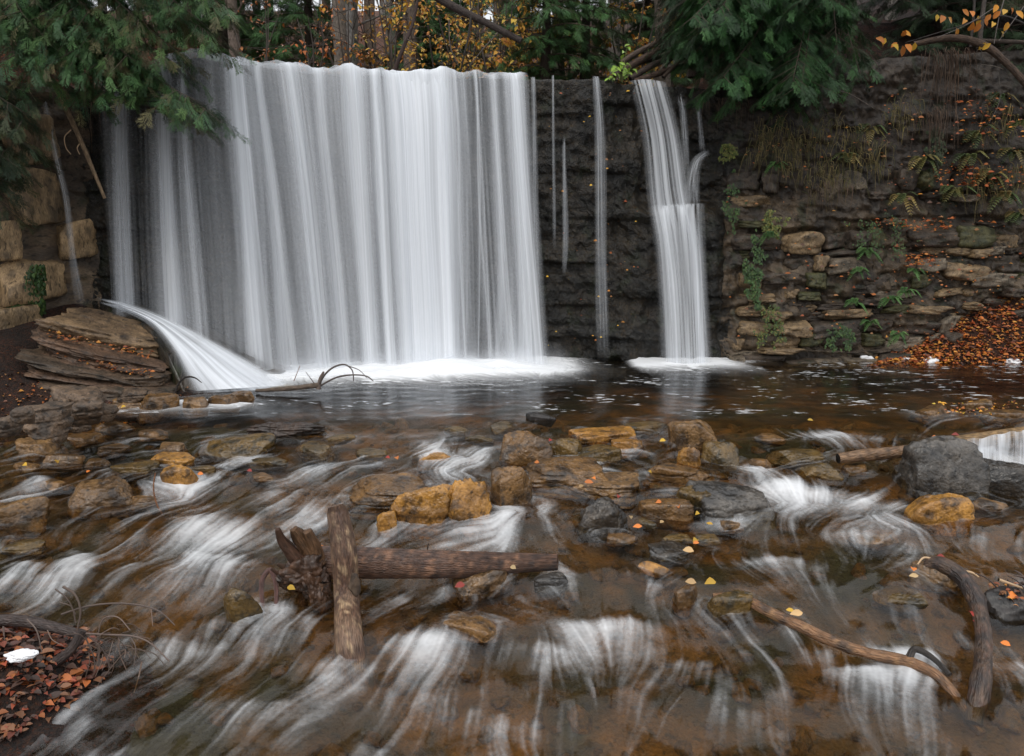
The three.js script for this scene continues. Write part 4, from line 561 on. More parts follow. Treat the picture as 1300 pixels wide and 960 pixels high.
for (const [px, z, h, r, seed, label] of [[690, -14.6, 3.4, 1.0, 41, 'bushy young cedar standing just behind the brink'], [742, -15.2, 3.8, 1.0, 42, 'young cedar behind the bare dark stretch of the brink'], [665, -17.5, 5, 1.1, 46, 'cedar half hidden by yellow leaved saplings'], [392, -19.5, 6, 1.25, 43, 'hazy cedar standing behind the wide fall'], [345, -23, 6, 1.3, 44, 'far cedar among grey trunks behind the wide fall'], [545, -19, 3.0, 1.0, 45, 'low cedar under the bare sloping limb'], [290, -21, 6.5, 1.7, 47, 'broad misty cedar behind the overhanging boughs'], [590, -24, 7, 1.5, 48, 'tall cedar deep in the yellow thicket'], [820, -19, 5, 1.2, 49, 'cedar on the slope behind the tangled roots'], [230, -25, 8, 1.8, 50, 'far broad cedar on the misty slope']]) { const p = P(px, 100, z); p.y = floorY(p.x, z) - 0.05; cedar(p, h, seed, label, { trunkR: 0.06 + 0.01 * h, ring: Math.round(30 + h * 4), ringR: r, ringFrom: 0.04, size: z < -18 ? 0.34 : 0.24, gap: z < -18 ? 0.12 : 0.08, subs: 0.35, pal: [[0.06, 0.15, 0.045], [0.08, 0.17, 0.045], [0.05, 0.11, 0.04]] }); }

[[-9, -24, 15], [-3.5, -27, 16], [6, -26, 16], [11, -22, 15], [-14, -21, 15]].forEach(([x, z, h], k) => cedar(V(x, floorY(x, z) - 0.1, z), h, 700 + k, 'tall cedar rising high above the forest slope', { trunkR: 0.22, ring: 90, ringR: 3.4, ringFrom: 0.3, size: 0.5, gap: 0.2, subs: 0.5, group: 'tall cedars of the far slope' }));
// ---------- bare forest ----------
{
  const protos = [];
  for (let k = 0; k < 5; k++) {
    const R = rng(200 + k), H = 13 + 4 * R(), tr = new MB(), lb = [], col = [[0.38, 0.32, 0.26], [0.48, 0.43, 0.38], [0.33, 0.25, 0.2], [0.6, 0.56, 0.52], [0.4, 0.3, 0.23]][k], r0 = 0.1 + 0.05 * R();
    const ax = new THREE.CatmullRomCurve3([V(0, -0.4, 0), V(0.15 * (R() - 0.5), H * 0.3, 0.1 * (R() - 0.5)), V(0.5 * (R() - 0.5), H * 0.65, 0.4 * (R() - 0.5)), V(0.8 * (R() - 0.5), H, 0.7 * (R() - 0.5))]), tp = ax.getPoints(16);
    tr.tube(tp, tp.map((_, i) => r0 * (i === 0 ? 1.4 : 1.08 - i / 16)), 9, col, { jitter: 0.12, seed: k, cap: false });
    for (let j = 0; j < 20; j++) { const f = 0.16 + 0.8 * (j / 20), a = ax.getPoint(f), an = j * 2.4 + R(), l = (2.6 * (1.1 - f) + 0.4) * (0.6 + 0.6 * R()), m = new MB(), b = a.clone().add(V(Math.cos(an) * l, l * (0.35 + 0.5 * R()), Math.sin(an) * l)), md = a.clone().lerp(b, 0.5).add(V(0, -0.12 * l, 0)), bp = spline([a, md, b], 6); m.tube(bp, bp.map((_, i) => r0 * 0.28 * (1.1 - f) * (1 - i / 6.6) + 0.004), 4, col, { cap: false }); for (let q = 0; q < 7; q++) { const s = bp[2 + (q % 5)], e = s.clone().add(V((R() - 0.5) * 0.9, 0.2 + 0.6 * R(), (R() - 0.5) * 0.9)); m.tube([s, s.clone().lerp(e, 0.5).add(V(0.05, 0, 0)), e], [0.012, 0.008, 0.003], 3, col, { cap: false }); } lb.push(m.geometry()); }
    protos.push([tr.geometry(), lb]);
  }
  const R = rng(77), kinds = ['dark barked bare tree on the leafy slope behind the brink', 'grey barked bare tree on the leafy slope behind the brink', 'slender brown bare tree on the leafy slope behind the brink', 'pale barked bare tree on the leafy slope behind the brink', 'rough brown bare tree on the leafy slope behind the brink'];
  const spots = [[432, -17], [448, -20], [520, -18], [556, -21], [640, -19], [708, -17], [780, -18], [300, -19], [262, -22], [470, -24], [845, -17], [495, -26], [610, -27], [330, -27]].map(([px, z]) => [P(px, 60, z).x, z]);
  for (let k = 0; k < 58; k++) { const z = -17 - 32 * Math.pow(R(), 0.8); spots.push([(R() - 0.5) * (-z) * 1.5 - 1, z]); }
  spots.forEach(([x, z], k) => { const c = k % 5, t = thing('bare_tree', V(x, floorY(x, z), z), kinds[c], 'tree', kinds[c].split(' on ')[0] + 's of the far forest'); mesh('trunk', protos[c][0], M.bark, t); for (const g of protos[c][1]) mesh('limb', g, M.bark, t); const s = 0.75 + 0.6 * R(); t.scale.set(s, 0.85 + 0.4 * R(), s); t.rotation.y = R() * 6; t.rotation.z = (R() - 0.5) * 0.1; });
}
// ---------- yellow leaved saplings ----------
function sapling(px, z, h, spread, count, seed, label, pal, leafSize = 0.075, bend = 0) {
  const n = z < -15 ? count * 2 : count * 1.3, R = rng(seed), b = P(px, 95, z); b.y = floorY(b.x, b.z) - 0.05; const t = thing('sapling', b, label, 'tree', undefined), lv = new MB();
  for (let s = 0; s < 4; s++) { const st = new MB(), e = b.clone().add(V((R() - 0.5) * spread + bend, h * (0.7 + 0.4 * R()), (R() - 0.5) * spread)), pts = spline([b, b.clone().lerp(e, 0.5).add(V((R() - 0.5) * 0.3, 0, 0)), e], 8); st.tube(pts, pts.map((_, i) => 0.022 * (1.1 - i / 9)), 5, [0.07, 0.055, 0.045], { cap: false }); const tw = [];
    for (let q = 0; q < 9; q++) { const a = pts[1 + Math.floor(R() * 7)], c = a.clone().add(V((R() - 0.5) * spread, (R() - 0.2) * 0.5, (R() - 0.5) * spread)); st.tube([a, a.clone().lerp(c, 0.5).add(V(0, 0.05, 0)), c], [0.009, 0.006, 0.003], 3, [0.07, 0.055, 0.045], { cap: false }); tw.push([a, c]); }
    mesh('stem', recentre(st.geometry(), b), M.twig, t);
    for (let q = 0; q < n / 4; q++) { const [a, c] = pick(tw, R), p = a.clone().lerp(c, 0.2 + 0.8 * R()).add(V((R() - 0.5) * 0.12, (R() - 0.5) * 0.12, (R() - 0.5) * 0.12)); put(lv, pick(LEAF, R), p, V(R() - 0.5, -0.5 * R(), R() - 0.5), V((R() - 0.5), 0.7, R() * 0.8), leafSize * (0.7 + 0.7 * R()), vary(pick(pal, R), R)); } }
  stuff(mesh('leaves', recentre(lv.geometry(), b), M.thinLeaf, t)); return t;
}
sapling(625, -14.2, 2.2, 1.2, 420, 301, 'sapling thick with yellow leaves beside the young cedar', YELLOW);
sapling(590, -14.8, 2.4, 1.2, 300, 302, 'yellow leaved sapling under the bare sloping limb', YELLOW);
sapling(655, -15.5, 2.8, 1.2, 320, 303, 'orange yellow sapling half behind the young cedar', YELLOW);
sapling(500, -15.6, 2.6, 1.6, 170, 304, 'sparse sapling with few yellow leaves behind the wide fall', YELLOW);
sapling(440, -16.2, 2.6, 1.5, 150, 305, 'thin sapling with scattered orange leaves beside the hazy cedar', [[0.5, 0.16, 0.02], [0.6, 0.3, 0.03]]);
sapling(395, -14.8, 1.2, 0.9, 40, 306, 'twiggy sapling with a handful of orange leaves at the brink', [[0.55, 0.16, 0.03]]);
sapling(720, -15.8, 3.2, 1.5, 240, 307, 'yellow sapling showing between the two young cedars', YELLOW);
sapling(800, -16.2, 3.0, 1.6, 340, 308, 'yellow thicket sapling above the tangled roots', YELLOW);
sapling(850, -17.5, 3.6, 1.7, 240, 309, 'golden sapling on the slope behind the tangled roots', YELLOW);
sapling(560, -17.5, 3.6, 1.8, 280, 310, 'tall yellow sapling deep in the thicket', YELLOW);
sapling(330, -16.5, 2.4, 1.6, 60, 311, 'bare sapling with a few rusty leaves at the brink', [[0.4, 0.14, 0.03]]);
sapling(480, -20, 4, 2.2, 320, 312, 'rusty leaved sapling on the far slope', [[0.3, 0.14, 0.04], [0.4, 0.2, 0.05], [0.5, 0.3, 0.04]], 0.1);
sapling(700, -21, 5, 2.4, 420, 313, 'gold leaved sapling on the far slope behind the cedars', YELLOW, 0.1);
sapling(880, -20, 5, 2.4, 320, 314, 'brown gold sapling high on the far slope', YELLOW, 0.1);
sapling(400, -23, 5, 2.6, 260, 315, 'faded tan leaved sapling on the misty slope', [[0.25, 0.16, 0.07], [0.35, 0.2, 0.06]], 0.11);
{ // bright green seedling at the brink
  const R = rng(320), b = P(790, 100, -12.75); b.y = TOPY(b.x) - 0.02; const t = thing('seedling', b, 'bright lime green seedling at the brink by the narrow fall', 'plant'), st = new MB();
  const ends = [P(776, 96, -12.6), P(790, 72, -12.7), P(800, 86, -12.7), P(796, 60, -12.8), P(782, 84, -12.6)]; for (const e of ends) st.tube(spline([b, b.clone().lerp(e, 0.5).add(V(0, 0.06, 0)), e], 6), Array(7).fill(0.005), 4, [0.15, 0.16, 0.05], { cap: false });
  mesh('stem', recentre(st.geometry(), b), M.twig, t);
  for (let k = 0; k < 30; k++) { const e = ends[k % 5], m = new MB(); put(m, LEAF[k % 3], b.clone().lerp(e, 0.55 + 0.5 * R()).add(V((R() - 0.5) * 0.12, (R() - 0.5) * 0.08, (R() - 0.5) * 0.1)), V(R() - 0.5, -0.2, R() - 0.3), V(0, 1, 0.6), 0.09 + 0.04 * R(), vary([0.26, 0.42, 0.04], R, 0.25)); mesh('leaf', recentre(m.geometry(), b), M.thinLeaf, t); }
}
function branchThing(name, pts, radii, col, label, category, { sides = 10, n = 30, mat = M.bark, jitter = 0.12, knob = 0, seed = 1, group, part = 'stem', mottle } = {}) {
  const b = pts[0].clone(), t = thing(name, b, label, category, group), m = new MB(), c = new THREE.CatmullRomCurve3(pts, false, 'centripetal').getPoints(n), rf = curve1(radii.map((r, k) => [k / (radii.length - 1), r]));
  m.tube(c, c.map((_, k) => rf(k / n)), sides, col, { jitter, seed, knob, mottle }); mesh(part, recentre(m.geometry(), b), mat, t); t.userData.pts = undefined; delete t.userData.pts; t.curve = c; return t;
}
function twig(t, pts, r0, r1, col, n = 12, sides = 5, mat = M.twig, name = 'twig') { const m = new MB(), c = new THREE.CatmullRomCurve3(pts, false, 'centripetal').getPoints(n); m.tube(c, c.map((_, k) => lerp(r0, r1, k / n)), sides, col, { jitter: 0.1 }); return mesh(name, recentre(m.geometry(), t.position), mat, t); }
const DK = [0.06, 0.045, 0.035], WOOD = [0.2, 0.12, 0.07], PALE = [0.5, 0.34, 0.2], RED = [0.2, 0.1, 0.06];
branchThing('fallen_limb', [P(530, -20, -13.9), P(575, 8, -13.8), P(615, 28, -13.7), P(662, 52, -13.6)], [0.075, 0.065, 0.055, 0.05], [0.09, 0.065, 0.055], 'dark bare limb sloping down through the yellow saplings', 'branch', { n: 20 });
{ const t = branchThing('leaning_branch', [P(500, 92, -13.3), P(514, 55, -13.3), P(524, 30, -13.4), P(532, -10, -13.5)], [0.035, 0.03, 0.025, 0.02], [0.1, 0.06, 0.05], 'reddish bent branch rising from the brink', 'branch', { n: 14 }); twig(t, [P(517, 50, -13.3), P(530, 58, -13.2), P(540, 66, -13.2)], 0.012, 0.004, DK); }
{ const t = branchThing('drooping_branch', [P(598, 20, -13.6), P(594, 50, -13.4), P(588, 75, -13.3), P(584, 95, -13.3)], [0.02, 0.018, 0.014, 0.01], DK, 'thin dark branch hanging below the sloping limb', 'branch', { n: 14, sides: 6 }); twig(t, [P(570, 25, -13.6), P(572, 60, -13.4), P(582, 84, -13.3)], 0.012, 0.008, DK); twig(t, [P(632, 42, -13.6), P(612, 64, -13.4), P(596, 84, -13.3)], 0.014, 0.008, DK); }
// tangled roots on the bank over the narrow fall
[[[790, 90], [820, 72], [850, 58], [885, 46], 0.06], [[800, 100], [830, 82], [858, 72], [890, 70], 0.05], [[788, 80], [810, 66], [840, 52], [870, 40], 0.045], [[805, 104], [840, 92], [870, 84], [900, 80], 0.05], [[780, 96], [800, 84], [835, 74], [872, 60], 0.035], [[842, 98], [860, 80], [880, 66], [905, 56], 0.03], [[812, 100], [832, 96], [850, 78], [862, 60], 0.025]].forEach(([a, b, c, d, r], k) => branchThing('tangled_root', [P(...a, -13.1), P(...b, -13.25), P(...c, -13.5), P(...d, -13.8)], [r, r * 0.9, r, r * 0.8], [[0.13, 0.08, 0.055], [0.09, 0.06, 0.045], [0.16, 0.11, 0.08]][k % 3], 'brown root in the tangle on the bank over the narrow fall', 'root', { n: 18, sides: 8, jitter: 0.25, seed: k, group: 'roots tangled on the bank' }));

// ---------- the slanted boulder and the rubble bank ----------
{
  const base = P(120, 500, -9.9), t = thing('slanted_boulder', base, 'big layered boulder tilted toward the white slide, leaves on its ledges', 'boulder');
  const TILT = -0.33, pal = [[[0.3, 0.2, 0.11], [0.17, 0.11, 0.065], [0.08, 0.055, 0.035]], [[0.22, 0.13, 0.08], [0.12, 0.075, 0.05], [0.06, 0.04, 0.03]], [[0.15, 0.1, 0.065], [0.085, 0.06, 0.04], [0.04, 0.035, 0.025]]];
  [[142, 428, -10.3, 1.4, 0.36, 0.8, 0, -0.36], [134, 446, -10.1, 1.5, 0.2, 0.8, 1, -0.33], [140, 458, -10.0, 1.5, 0.16, 0.8, 1, -0.31], [128, 468, -9.92, 1.6, 0.18, 0.9, 2, -0.28], [136, 480, -9.85, 1.6, 0.18, 0.85, 1, -0.22], [136, 494, -9.8, 1.65, 0.26, 0.9, 2, -0.14]].forEach(([px, py, z, w, h, d, c, tilt], k) => { const s = mesh('rock_layer', rockGeometry(810 + k, w * 1.12, h * 1.35, d * 1.2, { detail: 18, box: 1, planes: 7, rough: 0.12, strata: 0.2, palette: pal[c], soft: 20 }), M.stone, t); s.position.copy(P(px, py, z)).sub(base); s.rotation.set(0.12, 0.15, tilt); });
  litterMesh('leaves', t, 260, 830, R => { const u = R(), k = R() < 0.5 ? 0 : 1, p = P(lerp(62, 195, u), lerp(k ? 424 : 452, k ? 452 : 476, u) + (R() - 0.5) * 10, -9.72 + 0.12 * R()); return [p, V(0, 1, 0.5)]; }, AUTUMN, 0.055);
}
const bankRock = (px, py, w, h, pal, label, k, z, name = 'boulder', o = {}) => { const p = z ? P(px, py, z) : (() => { let q = onLevel(px, py, 0.1); for (let i = 0; i < 6; i++) q = onLevel(px, py, leftBankY(q.x, q.z)); return q; })(); const s = p.distanceTo(V(0, 2.2, 0)) / FP, W = w * s, H = h * s; const r = mesh(name, rockGeometry(860 + k, W * 1.1, H * 1.7, W * 0.8, { detail: 13, box: 0.8, rough: 0.08, strata: 0.1, palette: pal, ...o }), M.stone, scene); r.position.set(p.x, p.y + H * 0.32, p.z - W * 0.3); r.rotation.y = k * 1.3; tag(r, label, 'rock', o.group); return r; };
const MUD = [[0.2, 0.13, 0.08], [0.11, 0.075, 0.05], [0.05, 0.038, 0.028]];
bankRock(45, 505, 80, 44, MUD, 'lumpy brown boulder at the foot of the slanted boulder', 1);
bankRock(10, 462, 46, 30, MUD, 'brown boulder against the tan cliff foot', 2);
bankRock(8, 520, 60, 30, MUD, 'flat brown rock in the bank litter', 3);
bankRock(85, 530, 70, 26, MUD, 'wide muddy stone on the bank below the lumpy boulder', 4);
bankRock(150, 498, 90, 18, MUD, 'low ledge stone under the slanted boulder', 5);
bankRock(45, 545, 56, 20, MUD, 'muddy stone at the bank edge among leaves', 6);
[[20, 492, 26, 16], [110, 512, 36, 14], [130, 530, 26, 12], [5, 548, 30, 14], [70, 556, 26, 10], [25, 535, 22, 12], [60, 482, 24, 14], [165, 508, 30, 10], [95, 545, 24, 10], [30, 475, 28, 18]].forEach(([px, py, w, h], k) => bankRock(px, py, w, h, MUD, 'fist sized brown stone in the bank rubble', 10 + k, 0, 'bank_stone', { group: 'stones of the bank rubble' }));
tag(litterMesh('bank_leaves', scene, 900, 840, R => { const x = lerp(-7.2, -4.1, R()), z = bankLine(x) + 0.12 - 1.6 * R(); return [V(x, leftBankY(x, z) + 0.015, z), V(0, 1, 0)]; }, AUTUMN.concat([[0.08, 0.04, 0.03], [0.12, 0.05, 0.03]]), 0.06), 'rusty leaves scattered over the rubble bank');
tag(litterMesh('heaped_leaves', scene, 7000, 841, R => { const x = 5.55 + 4.5 * R(), z = -12.05 - 1.0 * R(); return [V(x, pileY(x, z) + 0.005 + 0.03 * R(), z), V(0, 1, 0.5)]; }, [[0.42, 0.11, 0.02], [0.5, 0.15, 0.025], [0.34, 0.075, 0.02], [0.2, 0.06, 0.025], [0.4, 0.17, 0.05], [0.55, 0.24, 0.04], [0.12, 0.05, 0.03]], 0.075), 'thick heap of orange red leaves on the bank under the cliff');
// foam lumps caught along the bank foot
const foamMat = std(lin(0.84, 0.84, 0.85), { roughness: 0.85, bumpMap: T.tufaBump, bumpScale: 0.02 });
[[1100, 457, 22, 8, 'round lump of foam at the start of the leaf heap'], [1180, 460, 26, 8, 'long lump of foam along the leaf heap foot'], [1150, 459, 14, 5, 'small lump of foam between two longer ones at the leaf heap'], [1285, 461, 24, 6, 'flat lump of foam where the leaf heap meets the pool']].forEach(([px, py, w, h, label], k) => { const p = onLevel(px, py, 0), s = p.length() / FP; const f = mesh('foam_lump', rockGeometry(900 + k, w * s * 0.8, h * s * 1.2, w * s * 0.45, { detail: 8, box: 0, rough: 0.12, planes: 3, palette: [[1, 1, 1], [0.95, 0.95, 0.95], [0.9, 0.9, 0.9]] }), foamMat); f.position.set(p.x, 0.02, p.z); tag(f, label, 'foam'); });

// ---------- plants, roots and leaves on the limestone cliff ----------
const faceAt = (px, py, out = 0) => { let z = -12.4, p; for (let k = 0; k < 6; k++) { p = P(px, py, z); z = faceZ(p.x, p.y) + out; } return P(px, py, z); };
function fern(px, py, n, len, seed, label, pal, group, out = 0.08) {
  const R = rng(seed), b = faceAt(px, py, out), t = thing('fern', b, label, 'plant', group);
  for (let k = 0; k < n; k++) { const m = new MB(), an = (k / n - 0.5) * 2.8 + (R() - 0.5) * 0.4, l = len * (0.7 + 0.6 * R()), tip = V(Math.sin(an) * l, l * (0.1 - 0.9 * R()), 0.4 * l + 0.3 * l * R()), mid = tip.clone().multiplyScalar(0.5).add(V(0, 0.3 * l, 0)), c = new THREE.CatmullRomCurve3([V(0, 0, 0), mid, tip]), col = vary(pick(pal, R), R); m.tube(c.getPoints(6), Array(7).fill(0.003), 3, col, { cap: false });
    for (let q = 2; q < 13; q++) { const f = q / 13, p = c.getPoint(f), d = c.getTangent(f), sd = d.clone().cross(V(0, 1, 0)).normalize(); for (const sg of [-1, 1]) put(m, LEAF[0], p, sd.clone().multiplyScalar(sg).addScaledVector(d, 0.5).add(V(0, -0.15, 0)), V(0, 1, 0.4), l * 0.26 * Math.sin(0.4 + f * 2.5), vary(col, R, 0.2)); }
    mesh('frond', m.geometry(), M.leaf, t); }
}
const FERN = [[0.08, 0.1, 0.03], [0.13, 0.12, 0.035], [0.2, 0.15, 0.05], [0.06, 0.09, 0.03]], GREENF = [[0.06, 0.13, 0.035], [0.08, 0.16, 0.045]];
[[1270, 125], [1240, 170], [1285, 195], [1255, 225], [1295, 160], [1230, 200], [1275, 250], [1170, 205], [1105, 165], [1075, 200], [1145, 250], [1210, 245], [1290, 275]].forEach(([x, y], k) => fern(x, y, 7, 0.3, 500 + k, 'drooping olive fern on the upper limestone cliff', FERN, 'olive ferns on the cliff'));
[[1090, 345], [1130, 380], [1105, 410], [1150, 370], [1085, 385], [1140, 425], [985, 210], [975, 300], [1100, 320], [1160, 345]].forEach(([x, y], k) => fern(x, y, 7, 0.2, 530 + k, 'small green fern growing from cracks low on the limestone cliff', GREENF, 'green ferns in the cliff cracks', 0.14));
function hanging(name, px, py, w, n, len, seed, label, pal, group, r = 0.004, out = 0.12) { // strands of dead grass or roots
  const R = rng(seed), b = faceAt(px, py, out), s = 0.0122, t = thing(name, b, label, name === 'root_curtain' ? 'root' : 'plant', group), m = new MB();
  for (let k = 0; k < n; k++) { const a = V((R() + R() - 1) * w * s * 0.75, (R() - 0.5) * (name === 'hanging_grass' ? 0.5 : 0.15), (R() - 0.5) * 0.14), l = len * (0.25 + 0.9 * R() * R() + 0.1 * R()), sw = (R() - 0.5) * (name === 'hanging_grass' ? 0.9 : 0.35) * l; m.tube(spline([a, a.clone().add(V(sw * 0.5, 0.04 - l * 0.3, 0.10 * R())), a.clone().add(V(sw, -l, 0.06 + (R() - 0.5) * 0.14))], 6), [r, r, r, r * 0.9, r * 0.7, r * 0.5, r * 0.3], 3, vary(pick(pal, R), R), { cap: false }); }
  stuff(mesh('strands', m.geometry(), M.twig, t));
}
const STRAW = [[0.17, 0.13, 0.045], [0.12, 0.1, 0.03], [0.2, 0.15, 0.06], [0.08, 0.08, 0.02]], ROOTC = [[0.1, 0.065, 0.045], [0.07, 0.05, 0.035], [0.14, 0.09, 0.06]];
[[985, 165, 40], [1020, 172, 40], [1052, 160, 40], [1085, 180, 36], [1110, 195, 36], [1000, 195, 30], [1065, 215, 44], [1145, 140, 40], [1270, 150, 40], [1240, 230, 40], [1290, 225, 30], [965, 180, 24], [1040, 225, 40]].forEach(([x, y, w], k) => hanging('hanging_grass', x, y, w, 70, 0.42, 560 + k, 'tuft of dead straw coloured grass hanging on the cliff', STRAW, 'dead grass tufts on the cliff'));
hanging('root_curtain', 1205, 66, 50, 90, 1.2, 590, 'curtain of dead brown roots hanging under the cliff top', ROOTC, undefined, 0.006, 0.25);
hanging('root_curtain', 1190, 140, 36, 60, 0.9, 591, 'lower fringe of brown roots under the root curtain', ROOTC, undefined, 0.005, 0.2);
hanging('root_curtain', 1060, 235, 60, 50, 0.5, 592, 'thin fringe of rootlets over the limestone courses', ROOTC, undefined, 0.004, 0.2);
hanging('root_curtain', 110, 120, 60, 70, 0.7, 593, 'roots hanging from the overhang beside the slender trickle', ROOTC, undefined, 0.005, 0.2);
hanging('root_curtain', 920, 130, 60, 60, 0.5, 594, 'dark rootlets trailing under the slim cedar', ROOTC, undefined, 0.004, 0.1);
function mossPatch(px, py, rx, ry, n, seed, label, pal, len = 0.05, out = 0.02) {
  const R = rng(seed), b = faceAt(px, py, out), t = thing('moss_patch', b, label, 'moss', 'moss patches on the rock'), m = new Scatter();
  for (let k = 0; k < n * 5; k++) { const a = R() * 6.28, q = Math.sqrt(R()) * 1.35, x = px + Math.cos(a) * q * rx, y = py + Math.sin(a) * q * ry; if (noise(x * 0.06, y * 0.045, seed) + 0.5 * noise(x * 0.2, y * 0.15, seed) < -0.25 + 0.6 * q * q) continue; const p = faceAt(x, y, out - 0.02 + 0.05 * R() + 0.05 * noise(x * 0.15, y * 0.15, seed)), l = len * 0.5 * (0.5 + R()); put(m, LEAF[k % 3], p, V((R() - 0.5) * 1.4, -0.5 - 0.6 * R(), 0.5 * R()), V(0, 0.4, 1), l, vary(pick(pal, R), R)); }
  m.build('tufts', M.needleCopies, t);
}
const MOSS = [[0.035, 0.08, 0.018], [0.055, 0.1, 0.02], [0.03, 0.06, 0.018]], MOSSY = [[0.11, 0.13, 0.02], [0.15, 0.14, 0.03], [0.07, 0.1, 0.02]];
mossPatch(958, 350, 16, 46, 700, 610, 'dark green moss streak running down the limestone beside the narrow fall', MOSS, 0.07, 0.17);
mossPatch(920, 195, 18, 12, 260, 611, 'yellow green moss cushion beside the narrow fall', MOSSY, 0.06, 0.1);
mossPatch(982, 285, 16, 22, 320, 612, 'yellow green moss pad on the limestone under dead grass', MOSSY, 0.06, 0.16);
mossPatch(1070, 430, 34, 16, 420, 613, 'dark moss low on the limestone by the leaf heap', MOSS, 0.06, 0.17);
mossPatch(975, 415, 22, 30, 420, 614, 'olive moss on the lowest limestone courses', MOSSY.concat(MOSS), 0.05, 0.17);
mossPatch(930, 260, 16, 40, 420, 615, 'wet dark moss at the rim of the narrow fall', MOSS, 0.06, 0.08);
mossPatch(1190, 200, 14, 40, 420, 616, 'black green moss in the cleft of the upper cliff', [[0.025, 0.04, 0.012], [0.03, 0.05, 0.015]], 0.07, 0.1);
mossPatch(1120, 300, 50, 30, 420, 617, 'thin moss in the joints of the middle courses', MOSS, 0.05, 0.16);
{ // moss and grass on the tan cliff
  const R = rng(620), b = P(40, 380, -10.45), t = thing('moss_patch', b, 'vivid green moss hanging on the tan cliff over the slanted boulder', 'moss', 'moss patches on the rock'), m = new MB();
  for (let k = 0; k < 2200; k++) { const u = R(), px = 10 + 46 * u + 6 * (R() - 0.5), py = lerp(415, lerp(372, 335, sstep(0.2, 0.7, u)), R()), p = P(px, py, -10.5 - 0.35 * u + 0.12 * R()); put(m, LEAF[k % 3], p, V((R() - 0.5) * 0.5, -1, 0.2 * R()), V(0, 0.3, 1), 0.03 + 0.04 * R(), vary(pick(MOSS, R), R)); }
  stuff(mesh('tufts', recentre(m.geometry(), b), M.leaf, t));
}
tag(litterMesh('cliff_leaves', scene, 620, 842, R => { const px = 915 + 385 * Math.pow(R(), 0.7), py = 110 + 320 * R(); if (R() < 0.35 && px < 1100) return null; return [faceAt(px, py, 0.1 + 0.16 * R()), V(0, 0.7, 0.7)]; }, AUTUMN, 0.065), 'dead orange leaves caught on the limestone cliff');
tag(litterMesh('ledge_leaves', scene, 420, 843, R => { const c = [[1265, 225, 40, 14], [1160, 285, 50, 8], [1215, 220, 30, 16], [1250, 150, 40, 20], [1170, 330, 20, 8]][Math.floor(R() * 5)]; return [faceAt(c[0] + (R() - 0.5) * 2 * c[2], c[1] + (R() - 0.5) * 2 * c[3], 0.12 + 0.14 * R()), V(0, 0.8, 0.6)]; }, [[0.4, 0.1, 0.02], [0.3, 0.07, 0.02], [0.45, 0.16, 0.03]], 0.07), 'red leaves gathered on ledges under the ferns');
tag(litterMesh('wall_leaves', scene, 60, 844, R => [faceAt(690 + 130 * R(), 110 + 330 * R(), 0.06), V(0, 0.5, 1)], YELLOW.concat(AUTUMN), 0.05), 'few dead leaves stuck to the dark wet wall');
tag(litterMesh('brink_leaves', scene, 420, 845, R => { const x = 1.3 + 3.2 * R(), z = BRINK(x) - 0.05 - 0.9 * R(); return [V(x, floorY(x, z) + 0.02, z), V(0, 1, 0.2)]; }, AUTUMN.concat(YELLOW), 0.08), 'orange leaves on the bank over the narrow fall');
{ // beech branch reaching over the cliff
  const t = branchThing('leafy_branch', [P(1320, 40, -12.6), P(1270, 20, -12.3), P(1210, 36, -12.1), P(1150, 54, -11.9)], [0.014, 0.012, 0.008, 0.004], [0.12, 0.1, 0.09], 'pale thin branch with orange leaves in front of the cliff', 'branch', { n: 20, sides: 6 });
  twig(t, [P(1262, 10, -12.3), P(1230, 30, -12.1), P(1190, 48, -11.9)], 0.007, 0.003, [0.13, 0.11, 0.1]); twig(t, [P(1300, 8, -12.4), P(1284, 30, -12.3), P(1268, 52, -12.2)], 0.008, 0.004, [0.12, 0.1, 0.09]); twig(t, [P(1276, -5, -12.4), P(1268, 24, -12.3), P(1262, 56, -12.2)], 0.009, 0.005, [0.12, 0.1, 0.09]);
  const R = rng(650); for (const [px, py] of [[1118, 52], [1124, 48], [1132, 56], [1139, 54], [1146, 58], [1150, 56], [1112, 48], [1190, 18], [1198, 20], [1204, 22], [1214, 36], [1226, 24], [1232, 14], [1242, 20], [1250, 24], [1258, 18], [1262, 28], [1270, 14], [1276, 12], [1284, 10], [1280, 28], [1272, 40], [1252, 54], [1258, 55], [1146, 40], [1150, 38], [1222, 12], [1266, 6], [1236, 28], [1290, 14], [1162, 54], [1244, 28]]) { const m = new MB(); put(m, LEAF[Math.floor(R() * 3)], P(px, py, -12.0 - 0.3 * R()), V(R() - 0.5, -0.4, R() - 0.5), V(0.3 * (R() - 0.5), 0.5, 1), 0.1 + 0.06 * R(), vary(pick([[0.6, 0.26, 0.02], [0.55, 0.18, 0.02], [0.62, 0.36, 0.03]], R), R, 0.2)); mesh('leaf', recentre(m.geometry(), t.position), M.thinLeaf, t); }
}
branchThing('upright_branch', [P(1243, 62, -12.6), P(1246, 30, -12.7), P(1252, -20, -12.9)], [0.04, 0.035, 0.03], [0.11, 0.085, 0.07], 'upright bare branch at the cliff top above the root curtain', 'branch', { n: 10 });
branchThing('upright_branch', [P(1232, 60, -12.7), P(1236, 20, -12.8), P(1238, -20, -12.9)], [0.022, 0.02, 0.018], [0.1, 0.08, 0.07], 'slim bare branch beside the upright one at the cliff top', 'branch', { n: 10 });
branchThing('exposed_root', [P(1160, 56, -12.5), P(1210, 48, -12.35), P(1250, 58, -12.2), P(1280, 82, -12.1), P(1312, 118, -12.0)], [0.04, 0.05, 0.055, 0.05, 0.045], [0.12, 0.075, 0.05], 'thick exposed root slanting along the cliff top', 'root', { n: 26, jitter: 0.25 });
